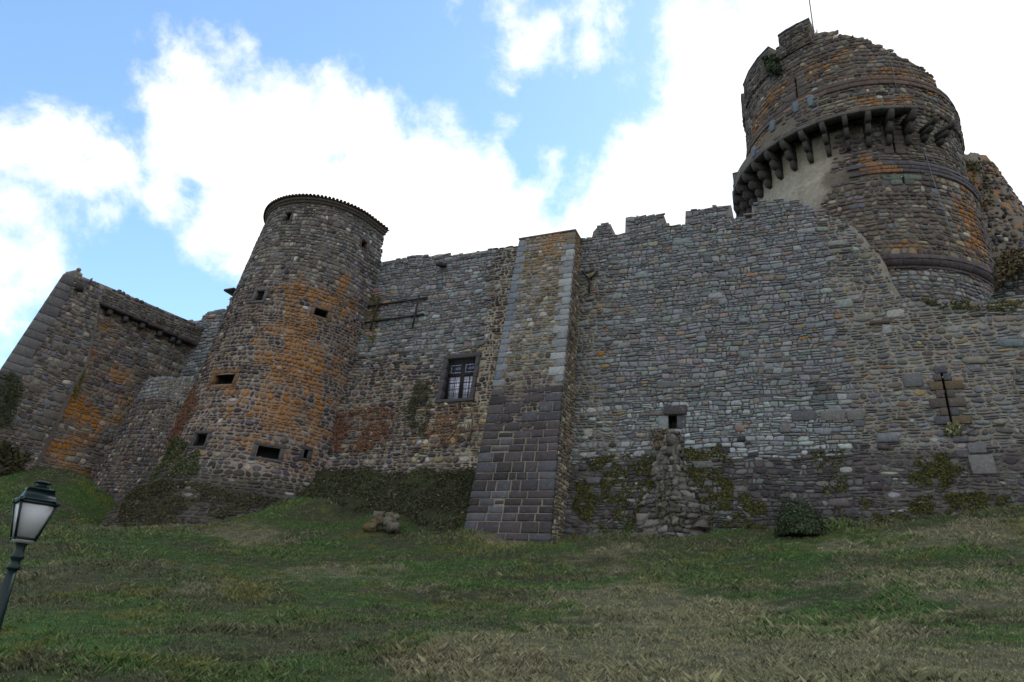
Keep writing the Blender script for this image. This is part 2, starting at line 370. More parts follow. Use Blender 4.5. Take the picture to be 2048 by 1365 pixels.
def core(parent, S, us, vb, vt, colf, depth=1.2, name='mortar_core', dv=.2, rough=.02, hole=None, seed=0, sink=0., back=True, bdir=None):
    """the wall body: front sheet on S (dented), closed at top, ends and back. us may repeat a value for a step; vb, vt per u"""
    us = np.asarray(us, float); vb = np.broadcast_to(vb, us.shape); vt = np.broadcast_to(vt, us.shape)
    nv = max(3, int((np.max(vt)-np.min(vb))/dv)); t = np.linspace(0, 1, nv)
    U = np.repeat(us[:, None], nv, 1); V = vb[:, None]+(vt-vb)[:, None]*t
    h = -sink+rough*2*(fbm(U*1.7, V*1.7, seed, 3)-.5)*2*(1-t[None]**30)
    P = S.at(U, V, h); K = len(us)
    nm = S.n(us, vt).copy(); nm[:, 2] = 0; nm /= np.linalg.norm(nm, axis=1, keepdims=True)
    if bdir is not None: nm = -np.broadcast_to(bdir, nm.shape)
    Bk = P[:, [0, nv-1]]-nm[:, None]*depth
    verts = np.concatenate([P.reshape(-1, 3), Bk.reshape(-1, 3)]); ix = np.arange(K*nv).reshape(K, nv); bi = K*nv+np.arange(K*2).reshape(K, 2)
    qa = np.stack([ix[:-1, :-1], ix[1:, :-1], ix[1:, 1:], ix[:-1, 1:]], -1)
    if hole is not None:
        uc = (U[:-1, :-1]+U[1:, 1:])/2; vc = (V[:-1, :-1]+V[1:, 1:])/2; qa = qa[~hole(uc, vc)]
    qa = qa.reshape(-1, 4)
    top = np.stack([ix[:-1, -1], ix[1:, -1], bi[1:, 1], bi[:-1, 1]], -1)
    bk = np.stack([bi[1:, 0], bi[:-1, 0], bi[:-1, 1], bi[1:, 1]], -1)
    eb = [P[e]-nm[e]*depth for e in (0, K-1)]; n0 = len(verts); verts = np.concatenate([verts]+eb)
    ends = [np.stack([ix[0, 1:], ix[0, :-1], n0+np.arange(nv-1), n0+1+np.arange(nv-1)], -1)[:, ::-1], np.stack([ix[-1, :-1], ix[-1, 1:], n0+nv+1+np.arange(nv-1), n0+nv+np.arange(nv-1)], -1)[:, ::-1]]
    uu = np.concatenate([U.ravel(), np.repeat(us, 2)]); vv = np.concatenate([V.ravel(), np.stack([vb, vt], 1).ravel()])
    uu = np.concatenate([uu, np.full(nv, us[0]), np.full(nv, us[-1])]); vv = np.concatenate([vv, V[0], V[-1]]); cols = colf(uu, vv)
    fs = [qa, top]
    if back: fs.append(bk)
    fs += ends
    return mesh_obj(name, verts, tuple(fs), M['mortar'], parent, cols)
def mixc(*cs):
    return np.array(cs, float)
def pick(r, n, pal, wts, jit=.18):
    pal = np.array(pal, float); w = np.array(wts, float); w /= w.sum()
    i = r.choice(len(pal), n, p=w); c = 1.28*pal[i]*(1+jit*r.normal(size=(n, 1)))*(1+.04*r.normal(size=(n, 3)))
    return np.clip(c, .012, .6)
SLATE = [(.136, .143, .152), (.162, .168, .177), (.108, .110, .119), (.20, .207, .212), (.165, .146, .128), (.13, .11, .105)]
BASALT = [(.045, .038, .045), (.072, .056, .056), (.10, .076, .068), (.145, .10, .065), (.18, .15, .122), (.058, .058, .075), (.24, .23, .22)]
def rgba(c, a): return np.concatenate([c, np.broadcast_to(np.asarray(a, float), (len(c),))[:, None]], 1)
def blob(u, v, c, r, seed=0, k=.5):
    d = np.hypot((u-c[0])/r[0], (v-c[1])/r[1]); return np.clip(1.05-.85*d+(fbm(u*1.5, v*1.2, seed, 5)-.5)*2.6*k, 0, 1)**1.2
def interp_prof(fp):
    fp = np.asarray(fp); us = fp[:, 0].copy()
    for i in range(1, len(us)): us[i] = max(us[i], us[i-1]+1e-4)
    return us, fp[:, 1]
def block(parent, S, u0, u1, v0, v1, h0, h1, col, name='block', mat='stone', bev=.03, lichen=0., label=None, jit=.006):
    """squared block lying on surface S between depths h0 (inside) and h1 (proud), chamfered front"""
    b = bev
    uv0 = [(u0, v0), (u1, v0), (u1, v1), (u0, v1)]; uvi = [(u0+b, v0+b), (u1-b, v0+b), (u1-b, v1-b), (u0+b, v1-b)]
    if jit: uvi = [(a_+rng.uniform(-jit, jit), b_+rng.uniform(-jit, jit)) for a_, b_ in uvi]
    Pt = []
    for uv, h in ((uv0, h0), (uv0, h1-b*.7), (uvi, h1)):
        a = np.array(uv); Pt.append(S.at(a[:, 0], a[:, 1], np.full(4, h)))
    V = np.concatenate(Pt); f = [(3, 2, 1, 0), (8, 9, 10, 11)]
    for l in (0, 4):
        for i in range(4): f.append((l+i, l+(i+1) % 4, l+4+(i+1) % 4, l+4+i))
    o = mesh_obj(name, V, f, M[mat], parent, np.tile([*col, lichen], (12, 1)), origin=V.mean(0))
    if label: o['label'] = label
    return o
def tube(name, pts, r, mat, parent=None, n=6, cols=None):
    pts = np.asarray(pts, float); k = len(pts); rr = np.broadcast_to(r, (k,)); V = []
    for i in range(k):
        t = pts[min(i+1, k-1)]-pts[max(i-1, 0)]; t /= np.linalg.norm(t)
        a = np.cross(t, [0, 0, 1.]) if abs(t[2]) < .9 else np.cross(t, [1., 0, 0]); a /= np.linalg.norm(a); b = np.cross(t, a)
        for j in range(n): V.append(pts[i]+rr[i]*(a*cos(2*pi*j/n)+b*sin(2*pi*j/n)))
    f = []
    for i in range(k-1):
        for j in range(n): f.append((i*n+j, i*n+(j+1) % n, (i+1)*n+(j+1) % n, (i+1)*n+j))
    f.append(tuple(range(n))[::-1]); f.append(tuple((k-1)*n+j for j in range(n)))
    V = np.array(V)
    return mesh_obj(name, V, f, M[mat], parent, None if cols is None else np.tile(cols, (len(V), 1)), smooth=False, origin=pts.mean(0))
def boxo(name, c, ax, ay, azv, mat, parent=None, col=None):
    """box from centre and three half-axis vectors"""
    c, ax, ay, azv = map(np.asarray, (c, ax, ay, azv))
    V = np.array([c+i*ax+j*ay+k*azv for k in (-1, 1) for j in (-1, 1) for i in (-1, 1)])
    f = [(0, 2, 3, 1), (4, 5, 7, 6), (0, 1, 5, 4), (2, 6, 7, 3), (0, 4, 6, 2), (1, 3, 7, 5)]
    return mesh_obj(name, V, f, M[mat], parent, None if col is None else np.tile([*col, 0], (8, 1)), origin=c)
def recess(parent, S, u0, u1, v0, v1, depth=.7, t=.06, col=(.06, .055, .055)):
    """an opening: four reveal slabs going into the wall and the darkness behind it"""
    V = []; 
    a = np.array([(u0, v0), (u1, v0), (u1, v1), (u0, v1)]); fr = S.at(a[:, 0], a[:, 1], np.full(4, .01)); n0 = S.n((u0+u1)/2, (v0+v1)/2); n0 = np.array([n0[0], n0[1], 0]); n0 /= np.linalg.norm(n0)
    bk = fr-n0*depth
    V = np.concatenate([fr, bk]); f = [(i, (i+1) % 4, 4+(i+1) % 4, 4+i) for i in range(4)]
    mesh_obj('reveal', V, f, M['stone'], parent, np.tile([*col, 0], (8, 1)), origin=V.mean(0))
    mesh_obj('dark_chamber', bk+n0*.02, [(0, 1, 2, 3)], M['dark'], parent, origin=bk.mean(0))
def rect_hole(*rs, m=0.):
    def h(u, v):
        k = np.zeros(np.shape(u), bool)
        for (u0, u1, v0, v1) in rs: k |= (u > u0-m) & (u < u1+m) & (v > v0-m) & (v < v1+m)
        return k
    return h
def framed(parent, S, rect, fw=.18, hw=.2, col=(.075, .07, .075), proud=.07, lichen=0., sill=True):
    u0, u1, v0, v1 = rect; e = .004
    block(parent, S, u0-fw, u1+fw, v1, v1+hw, -.35, proud, col, 'lintel', lichen=lichen)
    if sill: block(parent, S, u0-fw*.8, u1+fw*.8, v0-hw*.7, v0, -.35, proud, col, 'sill', lichen=lichen)
    block(parent, S, u0-fw, u0, v0+e, v1-e, -.35, proud-.01, col, 'jamb', lichen=lichen)
    block(parent, S, u1, u1+fw, v0+e, v1-e, -.35, proud-.01, col, 'jamb', lichen=lichen)
def rect_from(S, x0, x1, y0, y1, u=0, v=12):
    """opening rectangle on S from its left, right, top and bottom in the photograph"""
    xm, ym = (x0+x1)/2, (y0+y1)/2
    a = S.find(x0, ym, u, v); b = S.find(x1, ym, *a); c = S.find(xm, y0, *a); d = S.find(xm, y1, *a)
    return (a[0], b[0], d[1], c[1])
# ------------------------------------------------------------------ ground
def gp(S, x, y, u=0, v=5): q = S.find(x, y, u, v); return S.p(*q)
def at_r(x, y, dist):
    d = ray(x, y); return d/np.hypot(d[0], d[1])*dist
ctrl = []
for x, y in ((1110, 1076), (1200, 1068), (1300, 1058), (1420, 1060), (1550, 1060), (1650, 1060), (1750, 1052), (1850, 1040), (1950, 1022), (2048, 1018), (2200, 1012)): ctrl.append(gp(S_main, x, y))
for x, y in ((925, 1066), (1015, 1078), (1098, 1086)): ctrl.append(gp(S_butt, x, y, -12, 4.3))
for x, y in ((640, 936), (740, 938), (850, 936), (945, 934)): ctrl.append(gp(S_left, x, y, -18, 7))
for x, y, d in ((930, 1062, 28.9), (830, 1056, 30.3), (700, 1036, 32), (640, 1000, 33.3)): ctrl.append(at_r(x, y, d))
for x, y in ((260, 1062), (330, 1055), (410, 1046), (480, 1032), (550, 1014)): ctrl.append(gp(S_round, x, y, 3, 4.5))
ctrl.append(at_r(217, 1066, 38.2)); ctrl.append(at_r(600, 988, 35.6)); ctrl.append(np.array([-13.4, 38.4, 4.6])); ctrl.append(np.array([-18.5, 39.3, 5.2]))
for x, y in ((195, 980), (225, 992)): ctrl.append(gp(S_drum, x, y, -3, 6))
for x, y, d in ((175, 962, 40.5), (150, 945, 43), (75, 930, 43), (0, 955, 42.), (-80, 965, 42)): ctrl.append(at_r(x, y, d))
for x, y, d in ((0, 1365, 9.5), (500, 1365, 9.), (1024, 1365, 8.6), (1550, 1365, 8.3), (2048, 1365, 8.2),
                (0, 1200, 18), (500, 1200, 17.), (1024, 1210, 17.5), (1550, 1200, 17.5), (2048, 1190, 17), (2048, 1090, 23), (1550, 1120, 23), (300, 1110, 26), (0, 1060, 30), (1024, 1130, 23.5)): ctrl.append(at_r(x, y, d))
for x, y, z in ((0, 0, -1.7), (4, 0, -1.4), (-5, 1, -2.2), (-7.5, 5, -2.2), (0, -12, -2.5), (25, 0, -1.), (-25, 0, -4), (40, 20, 3), (-50, 20, -3), (40, 45, 9), (-45, 50, 5), (0, 50, 9), (20, 45, 9), (-20, 46, 8),
                (0, 100, 6), (100, 50, 0), (-100, 50, -8), (0, -80, -12), (90, -60, -12), (-90, -60, -14), (100, 100, -5), (-100, 100, -10)): ctrl.append(np.array([x, y, z], float))
ctrl = np.array(ctrl)
def _k(a, b): return np.linalg.norm(a[:, None]-b[None], axis=-1)
_n = len(ctrl); _Mx = np.zeros((_n+3, _n+3)); _Mx[:_n, :_n] = _k(ctrl[:, :2], ctrl[:, :2]); _Mx[:_n, _n] = _Mx[_n, :_n] = 1; _Mx[:_n, _n+1:] = ctrl[:, :2]; _Mx[_n+1:, :_n] = ctrl[:, :2].T
_w = np.linalg.solve(_Mx+1e-6*np.eye(_n+3), np.concatenate([ctrl[:, 2], np.zeros(3)]))
def gz(x, y, bumps=True):
    x, y = np.broadcast_arrays(np.asarray(x, float), np.asarray(y, float)); sh = x.shape; p = np.stack([x.ravel(), y.ravel()], -1); out = np.empty(len(p))
    for i in range(0, len(p), 20000):
        q = p[i:i+20000]; out[i:i+20000] = _k(q, ctrl[:, :2])@_w[:_n]+_w[_n]+q@_w[_n+1:]
    z = out.reshape(sh)
    r = np.hypot(x, y); far = ss(95, 220, r); z = z*(1-far)-16*far
    if bumps:
        z = z+(.30*(fbm(x*.45, y*.45, 3)-.5)+.13*(fbm(x*1.7, y*1.7, 5)-.5)+.05*(fbm(x*5, y*5, 6, 2)-.5))*(1-far)*ss(1, 6, r)
    return z
_bk = np.array([at_r(x, y, d) for x, y, d in ((600, 985, 35.2), (640, 1006, 33.4), (700, 1034, 32), (830, 1054, 30.3), (930, 1060, 28.9))]); BK = np.stack([_bk@TV, _bk@NV], -1)
def turf_cols(x, y, r=None, blades=False):
    """albedo of the sward: green, dry straw, dead brown bracken, yellowish moss"""
    x = np.asarray(x, float); y = np.asarray(y, float)
    P = proj(np.stack([x, y, gz(x, y, False)], -1))
    dry = fbm(x*.28+3, y*.28, 21, 4); brn = fbm(x*.5, y*.9+7, 31, 4); grn = fbm(x*.4+9, y*.6, 41, 4); mos = fbm(x*.9, y*1.3, 51, 3); fine = fbm(x*2.2, y*2.6, 61, 3)
    right = ss(-3.5, 2.5, x-.12*y+1.5)*(1-ss(18, 23, y+.4*x)*.85)
    dry = dry+.21*right-.06+(fine-.5)*.35
    brn = brn+.12*(1-right)-.02+(fine-.5)*.35
    G = np.array([.052, .080, .024]); D = np.array([.165, .148, .088]); Bn = np.array([.060, .060, .034]); Ms = np.array([.095, .095, .02]); G2 = np.array([.045, .090, .022])
    def mx(c, k, w): return c*(1-w[..., None])+k*w[..., None]
    c = np.broadcast_to(G, x.shape+(3,)).copy()
    c = mx(c, G2, ss(.52, .66, grn)); c = mx(c, Bn, ss(.52, .70, brn)*.75); c = mx(c, D, ss(.55, .74, dry)*.75); c = mx(c, Ms, ss(.64, .72, mos)*(1-right)*.6)
    # the steep bank below the window is dark with dead growth
    s = x*TV[0]+y*TV[1]; n = x*NV[0]+y*NV[1]
    ne = np.interp(s, BK[:, 0], BK[:, 1]); bank = ss(-.35, .35, n-ne+1.2*(fbm(x*.9, y*.9, 66, 3)-.5))*(1-ss(-14.2, -13.8, s))*ss(-25.6, -24.6, s)
    c = mx(c, np.array([.034, .034, .018]), bank*(.75+.25*ss(.4, .6, fine)))
    return c
gx = np.concatenate([[-900, -500, -300, -180, -120, -90, -70, -58, -50], np.arange(-44, -30, .5), np.arange(-30, 24, .22), np.arange(24, 34, .5), [40, 48, 58, 70, 90, 120, 180, 300, 500, 900]])
gy = np.concatenate([[-900, -500, -300, -180, -100, -60, -35, -20, -12, -6, -2], np.arange(0, 5, .5), np.arange(5, 42, .22), np.arange(42, 52, 1.), [56, 64, 76, 90, 120, 180, 300, 500, 900]])
GX, GY = np.meshgrid(gx, gy, indexing='ij'); GZz = gz(GX, GY)
ix = np.arange(GX.size).reshape(GX.shape)
fq = np.stack([ix[:-1, :-1], ix[1:, :-1], ix[1:, 1:], ix[:-1, 1:]], -1).reshape(-1, 4)
gcol = turf_cols(GX.ravel(), GY.ravel())*.8
g = mesh_obj('ground', np.stack([GX, GY, GZz], -1).reshape(-1, 3), (fq,), M['ground'], None, rgba(gcol, 0), smooth=True, origin=(0, 0, 0)); g['kind'] = 'structure'
# grass blades
def scatter_grass():
    r = np.random.default_rng(11); n = 780000
    a = np.radians(r.uniform(-44, 47, n)); d = 7*np.exp(r.random(n)**.9*np.log(46/7)); x = d*np.sin(a); y = d*np.cos(a)
    nn = x*NV[0]+y*NV[1]; s = x*TV[0]+y*TV[1]; ok = (nn < 28.6) | (s < -27)
    # not inside the towers
    ok &= np.hypot(x+13.4, y-38.4) > 6.0; ok &= np.hypot(x+18.5, y-39.3) > 4.1
    x, y, d = x[ok], y[ok], d[ok]; n = len(x)
    # tufts: pull blades toward clump centres
    cx = np.floor(x*2.2)+vnoise(np.floor(x*2.2)*7.1, np.floor(y*2.2)*3.3, 71); cy = np.floor(y*2.2)+vnoise(np.floor(x*2.2)*3.7, np.floor(y*2.2)*5.9, 72)
    k = r.random(n)*.55; x = x*(1-k)+cx/2.2*k; y = y*(1-k)+cy/2.2*k
    z = gz(x, y)
    tall = fbm(x*.8, y*.8, 77, 3)
    h = (1+2.0*ss(27.2, 28.4, nn[ok])*(s[ok] > -15))*(.022+.050*r.random(n)**1.5)*(1+.9*(r.random(n) < .01))*(.55+1.1*ss(.35, .7, tall))*(1+.012*d)
    w = .0009+.00030*d
    th = r.uniform(0, 2*pi, n); lean = h*(.3+.9*r.random(n)); dx, dy = np.cos(th), np.sin(th)
    # blade faces roughly any way
    ph = r.uniform(0, pi, n); bx, by = np.cos(ph)*w, np.sin(ph)*w
    V = np.stack([np.stack([x-bx, y-by, z-.01], -1), np.stack([x+bx, y+by, z-.01], -1),
                  np.stack([x+dx*lean*.4+bx*.7, y+dy*lean*.4+by*.7, z+h*.65], -1), np.stack([x+dx*lean, y+dy*lean, z+h*.95], -1)], 1)
    c = turf_cols(x, y)*(1+.38*r.normal(size=(n, 1))); m = r.random(n); s_ = m < .16; c[s_] = c[s_]*.5+np.array([.12, .10, .062])*(.4+.7*r.random((s_.sum(), 1)))
    c = np.clip(c*1.38, .008, .4)
    F = np.arange(n)[:, None]*4+np.array([[0, 1, 2, 3]])
    o = mesh_obj('grass', V.reshape(-1, 3), (F[:, [0, 1, 2]], F[:, [0, 2, 3]]), M['leaf'], None, rgba(np.repeat(c, 4, 0), 0), origin=(0, 0, 0))
    o['kind'] = 'stuff'; tag(o, 'short rough grass with dry and green patches covering the slope', 'grass')
scatter_grass()
# ------------------------------------------------------------------ foliage helper
def leaves(name, pts, nrm, size, pal, parent=None, seed=0, flat=.6, kind=None, wide=.55, pw=None, mat='leaf'):
    r = np.random.default_rng(seed); n = len(pts)
    d = r.normal(size=(n, 3)); d /= np.linalg.norm(d, axis=1, keepdims=True)
    nn = nrm*flat+d*(1-flat); nn /= np.linalg.norm(nn, axis=1, keepdims=True)
    t = np.cross(nn, r.normal(size=(n, 3))); t /= np.linalg.norm(t, axis=1, keepdims=True); b = np.cross(nn, t)
    s = (size*(.5+r.random(n)))[:, None]
    V = np.stack([pts-t*s, pts+b*s*wide, pts+t*s, pts-b*s*wide], 1)
    V[:, 2] += nn*s*.25
    c = pick(r, n, pal, pw if pw is not None else np.ones(len(pal)), .3)
    F = np.arange(n)[:, None]*4+np.array([[0, 1, 2, 3]])
    return mesh_obj(name, V.reshape(-1, 3), (F,), M[mat], parent, rgba(np.repeat(c, 4, 0), 0), kind=kind, origin=pts.mean(0) if parent is None else None)
def patch(S, poly, n, seed=0, out=(.0, .12), u=0, v=8, thr=.35, sc=1.2):
    """points on S inside a polygon of the photograph, patchy"""
    r = np.random.default_rng(seed); g = S.finds(poly, u, v); lo, hi = g.min(0), g.max(0)
    from itertools import product
    q = lo+(hi-lo)*r.random((n*4, 2))
    x, y = q[:, 0], q[:, 1]; ins = np.zeros(len(q), bool); j = len(g)-1
    for i in range(len(g)):
        c = ((g[i, 1] > y) != (g[j, 1] > y)) & (x < (g[j, 0]-g[i, 0])*(y-g[i, 1])/(g[j, 1]-g[i, 1]+1e-12)+g[i, 0]); ins ^= c; j = i
    den = fbm(x*sc, y*sc, seed+5, 3)
    q = q[ins & (den+r.normal(size=len(q))*.07 > thr)][:n]
    h = out[0]+(out[1]-out[0])*r.random(len(q))
    return S.at(q[:, 0], q[:, 1], h), S.n(q[:, 0], q[:, 1])
def ivy(label, S, poly, n, pal, size, seed, u, v, name='ivy', cat='ivy', out=(.02, .18), thr=.42, stems=0, sc=1.2):
    P, Nn = patch(S, poly, n, seed, out, u, v, thr, sc); t = thing(name, label, cat, P.mean(0)); leaves('foliage', P, Nn, size, pal, t, seed, .5)
    r = np.random.default_rng(seed); g = S.finds(poly, u, v)
    for k in range(stems):
        uu = r.uniform(g[:, 0].min(), g[:, 0].max()); v0 = g[:, 1].min(); v1 = v0+(g[:, 1].max()-v0)*r.uniform(.5, 1); pts = []
        for q_ in np.linspace(v0, v1, 7): uu += r.normal()*.12; pts.append(S.at(uu, q_, .11))
        tube('stem', pts, np.linspace(.022, .008, 7), 'wood', t, 4)
    return t
# ------------------------------------------------------------------ main curtain wall
ZERO = lambda n: np.zeros(n)
main_top_px = [(1135, 482), (1153, 480), (1170, 477), (1184, 474), (1186, 463), (1191, 457), (1199, 450), (1210, 448), (1221, 447), (1224, 469), (1236, 468), (1250, 466), (1251, 434), (1262, 432), (1290, 433), (1310, 431), (1328, 430),
               (1333, 454), (1350, 451), (1354, 451.5), (1357, 454), (1360, 451), (1370, 450), (1371, 421), (1400, 418), (1430, 412), (1462, 409), (1467, 437), (1485, 437), (1503, 436), (1504, 410), (1520, 404), (1540, 402), (1570, 403), (1600, 405),
               (1620, 414), (1640, 424), (1670, 434), (1700, 447), (1722, 466), (1740, 490), (1758, 508), (1772, 530), (1785, 565), (1800, 590), (1840, 602), (1870, 596), (1900, 598), (1950, 604), (1990, 600), (2060, 590), (2200, 585)]
mu, mz = interp_prof(S_main.finds(main_top_px, -10, 20))
def main_zone(u, v):
    """masks: rubble band beside the buttress, mortared right part, dark base, pale ashlars"""
    nz = (fbm(u*.35, v*.35, 81)-.5)
    xr = 1.55+.10*(20-v)*.2
    right = ss(-.25, .35, u-xr+nz*.8)
    base = 1-ss(7.3, 8.2, v+nz*1.2)
    beside = (1-ss(-8.9, -7.4, u+nz*2))*(1-ss(17, 19, v))
    return right, base, beside
def main_style(u, v, r):
    n = len(u); right, base, beside = main_zone(u, v)
    c = pick(r, n, SLATE, [6, 5, 3, .6, 1.8, 1.2], .09); warm = pick(r, n, [(.10, .09, .08), (.14, .12, .095), (.09, .09, .10), (.18, .175, .165), (.13, .135, .145), (.20, .15, .08)], [3, 1.6, 3, 1.5, 4, .3], .14)
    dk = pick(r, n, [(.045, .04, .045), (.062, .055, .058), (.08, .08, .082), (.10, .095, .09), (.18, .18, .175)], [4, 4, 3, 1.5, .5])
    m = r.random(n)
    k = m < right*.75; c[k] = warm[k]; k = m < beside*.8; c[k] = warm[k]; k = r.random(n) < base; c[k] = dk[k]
    pale = (v < 10.2) & (v > 7.4) & (u < 1.6) & (r.random(n) < .5); c[pale] = pick(r, pale.sum(), [(.17, .19, .20), (.22, .24, .24)], [1, 1])
    # dark broken patch and lichen
    dkp = blob(u, v, (1.0, 10.6), (1.3, .9), 3) > .55; c[dkp] *= .55
    lich = .10*np.ones(n); sp = r.random(n); lich[sp < .035] = .45
    lich += .18*blob(u, v, (-8.5, 13), (1.6, 3.5), 5)+.22*blob(u, v, (1.0, 12.3), (1.1, 2.0), 6)+.12*blob(u, v, (2.2, 15.5), (1.0, 2), 7)
    lich *= (1-base*.9)
    keep = v < np.interp(u, mu, mz)+.3
    keep &= ~rect_hole(NICHE, m=.12)(u, v) & ~rect_hole(SLIT, m=.14)(u, v)
    soft = np.clip(right+beside, 0, 1)
    gap = .014+.022*soft*(1-base)+.01*base; rnd = .22+.33*soft+.2*base; dep = .060-.018*soft-.012*base
    return dict(col=rgba(c, lich), gap=gap, rnd=rnd, dep=dep, keep=keep)
NICHE = rect_from(S_main, 1337, 1354, 832, 857, -5, 10)
_s0 = S_main.find(1882, 745, 4, 12); _s1 = S_main.find(1906, 862, 4, 9); SLIT = (_s0[0]-.035, _s0[0]+.035, _s1[1], _s0[1])
def main_mortar(u, v):
    right, base, beside = main_zone(u, v); soft = np.clip(right+beside, 0, 1)[:, None]
    c = np.array([.165, .155, .14])*(1-soft)+np.array([.22, .20, .17])*soft
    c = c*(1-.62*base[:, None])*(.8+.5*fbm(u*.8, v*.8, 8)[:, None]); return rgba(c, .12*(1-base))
wall = thing('curtain_wall', 'long high blue-grey rubble curtain wall with broken battlements and a narrow arrow slit, right of the tall buttress', 'castle wall', W0*0+S_main.p(-2., 4.5))
us = np.unique(np.concatenate([mu, np.arange(-10.9, 24, .25)])); us = us[(us > -10.9) & (us < 24)]
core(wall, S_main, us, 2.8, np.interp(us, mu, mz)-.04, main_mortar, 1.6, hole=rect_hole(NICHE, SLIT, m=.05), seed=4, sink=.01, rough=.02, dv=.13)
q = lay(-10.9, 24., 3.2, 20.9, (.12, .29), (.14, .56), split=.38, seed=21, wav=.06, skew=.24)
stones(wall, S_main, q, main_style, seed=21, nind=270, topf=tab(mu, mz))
def big_style(u, v, r):
    d = main_style(u, v, r); d['keep'] &= r.random(len(u)) < .055; d['gap'] = .03; d['dep'] = .088; d['rnd'] = .25; return d
stones(wall, S_main, lay(-10.6, 9.4, 3.6, 19.5, (.26, .42), (.4, .95), seed=24, wav=.05, skew=.2), big_style, seed=24, nind=29, name='large_stone', topf=tab(mu, mz))
recess(wall, S_main, *NICHE, depth=.9); recess(wall, S_main, *SLIT, depth=.6)
nu0, nu1, nv0, nv1 = NICHE
block(wall, S_main, nu0-.16, nu1+.45, nv1, nv1+.42, -.3, .20, (.065, .058, .062), 'lintel')
block(wall, S_main, nu0-.42, nu0, nv0-.05, nv1-.004, -.3, .10, (.20, .22, .23), 'jamb')
block(wall, S_main, nu1, nu1+.4, nv0-.05, nv1-.004, -.3, .07, (.08, .08, .09), 'jamb')
block(wall, S_main, nu0-1.3, nu0-.2, nv1+.02, nv1+.17, -.3, .12, (.13, .12, .11), 'slab')
# quoins of the arrow slit
yy = [733, 748, 763, 781, 797, 816, 833, 850, 866]; wd_ = [(1868, 1893), (1866, 1903), (1858, 1926), (1872, 1909), (1858, 1931), (1880, 1918), (1868, 1943), (1890, 1930)]
rr = np.random.default_rng(3)
for i, (a, b) in enumerate(wd_):
    ym = (yy[i]+yy[i+1])/2; ua = S_main.find(a, ym, 5, 11); ub = S_main.find(b, ym, 5, 11); t_ = S_main.find((a+b)/2, yy[i], 5, 11)[1]; l_ = S_main.find((a+b)/2, yy[i+1], 5, 11)[1]
    for (x0, x1) in (((ua[0], ub[0]),) if i == 0 else ((ua[0], SLIT[0]), (SLIT[1], ub[0]))):
        if x1-x0 < .08: continue
        cc = [(.085, .07, .065), (.10, .08, .07), (.11, .085, .055), (.08, .08, .09)][rr.integers(4)]
        block(wall, S_main, x0+.008, x1-.008, l_+.01, t_-.01, -.2, .085+.02*rr.random(), cc, 'quoin', lichen=.1)
# squared pale ashlars bedded in the wall
for (x0, x1, y0, y1) in ((1583, 1632, 823, 843), (1640, 1690, 823, 843), (1694, 1727, 822, 842), (1560, 1582, 850, 866), (1235, 1255, 663, 674), (1806, 1845, 750, 775), (1935, 1972, 890, 908), (1940, 1990, 912, 950), (1316, 1360, 765, 777), (1372, 1400, 766, 775), (1906, 1935, 872, 886)):
    a = rect_from(S_main, x0, x1, y0, y1, 0, 11); block(wall, S_main, a[0], a[1], a[2], a[3], -.2, .10, [(.14, .135, .13), (.12, .12, .125), (.095, .095, .105)][rr.integers(3)], 'ashlar', lichen=.1)
# ------------------------------------------------------------------ left curtain wall with the window
left_top_px = [(735, 530), (752, 526), (765, 523), (800, 517), (840, 511), (862, 512), (875, 508), (893, 507), (900, 511), (940, 505), (990, 497), (1040, 490), (1060, 487)]
lu, lz = interp_prof(S_left.finds(left_top_px, -18, 20))
lu = np.concatenate([[-27.5], lu]); lz = np.concatenate([[lz[0]], lz])
_a = rect_from(S_left, 892, 948, 716, 805, -16, 12); WIN = (_a[0], _a[1], _a[2], _a[3])
_t = S_left.find(895, 722, -16, 13); _b = S_left.find(884, 803, -16, 11); _c = S_left.find(954, 713, -15, 13); _d = S_left.find(940, 796, -15, 11)
WIN = ((_t[0]+_b[0])/2, (_c[0]+_d[0])/2, (_b[1]+_d[1])/2, (_t[1]+_c[1])/2)
def left_zone(u, v):
    nz = (fbm(u*.4, v*.4, 91)-.5)*2
    low = 1-ss(12.2, 14.5, v+nz*1.2); band = ss(-15.6, -14.6, u+nz*.3)   # pale rubble band next to the buttress
    return low, band
def left_style(u, v, r):
    n = len(u); low, band = left_zone(u, v)
    c = pick(r, n, SLATE, [5, 5, 3, 1, 2, 1]); b = pick(r, n, BASALT, [3, 4, 4, 2, 2, 2, .8]); m = r.random(n); k = m < low; c[k] = b[k]; k = m < band*.8; c[k] = pick(r, k.sum(), BASALT[:6], [3, 3, 2, 1, 1, 2])
    ye = (v > 7.6) & (v < 10.8) & (u > -18) & (r.random(n) < .35); c[ye] = pick(r, ye.sum(), [(.26, .19, .09), (.28, .25, .18), (.20, .13, .07)], [1, 1, 1])
    lich = .10+.38*blob(u, v, (-22.4, 17.5), (1.3, 3.0), 11)+.1*blob(u, v, (-18.5, 15), (1.5, 3), 12)+.25*(np.random.default_rng(4).random(n) < .04)
    lich = lich*(1-.6*low)
    keep = v < np.interp(u, lu, lz)+.3; keep &= ~rect_hole((WIN[0]-.2, WIN[1]+.2, WIN[2]-.1, WIN[3]+.2), m=.08)(u, v)
    return dict(col=rgba(c, lich), gap=.014+.03*band+.014*low, rnd=.28+.32*np.clip(low+band, 0, 1), dep=.060-.02*band, keep=keep)
def left_mortar(u, v):
    low, band = left_zone(u, v); k = np.clip(band+.45*low, 0, 1)[:, None]
    c = np.array([.16, .148, .13])*(1-k)+np.array([.26, .225, .175])*k; return rgba(c*(.8+.5*fbm(u*.8, v*.8, 9)[:, None]), .12)
lw = thing('curtain_wall', 'rubble curtain wall with the grilled window between the round tower and the buttress', 'castle wall', S_left.p(-19., 7.))
us = np.unique(np.concatenate([lu, np.arange(-27.5, -12.9, .2)]))
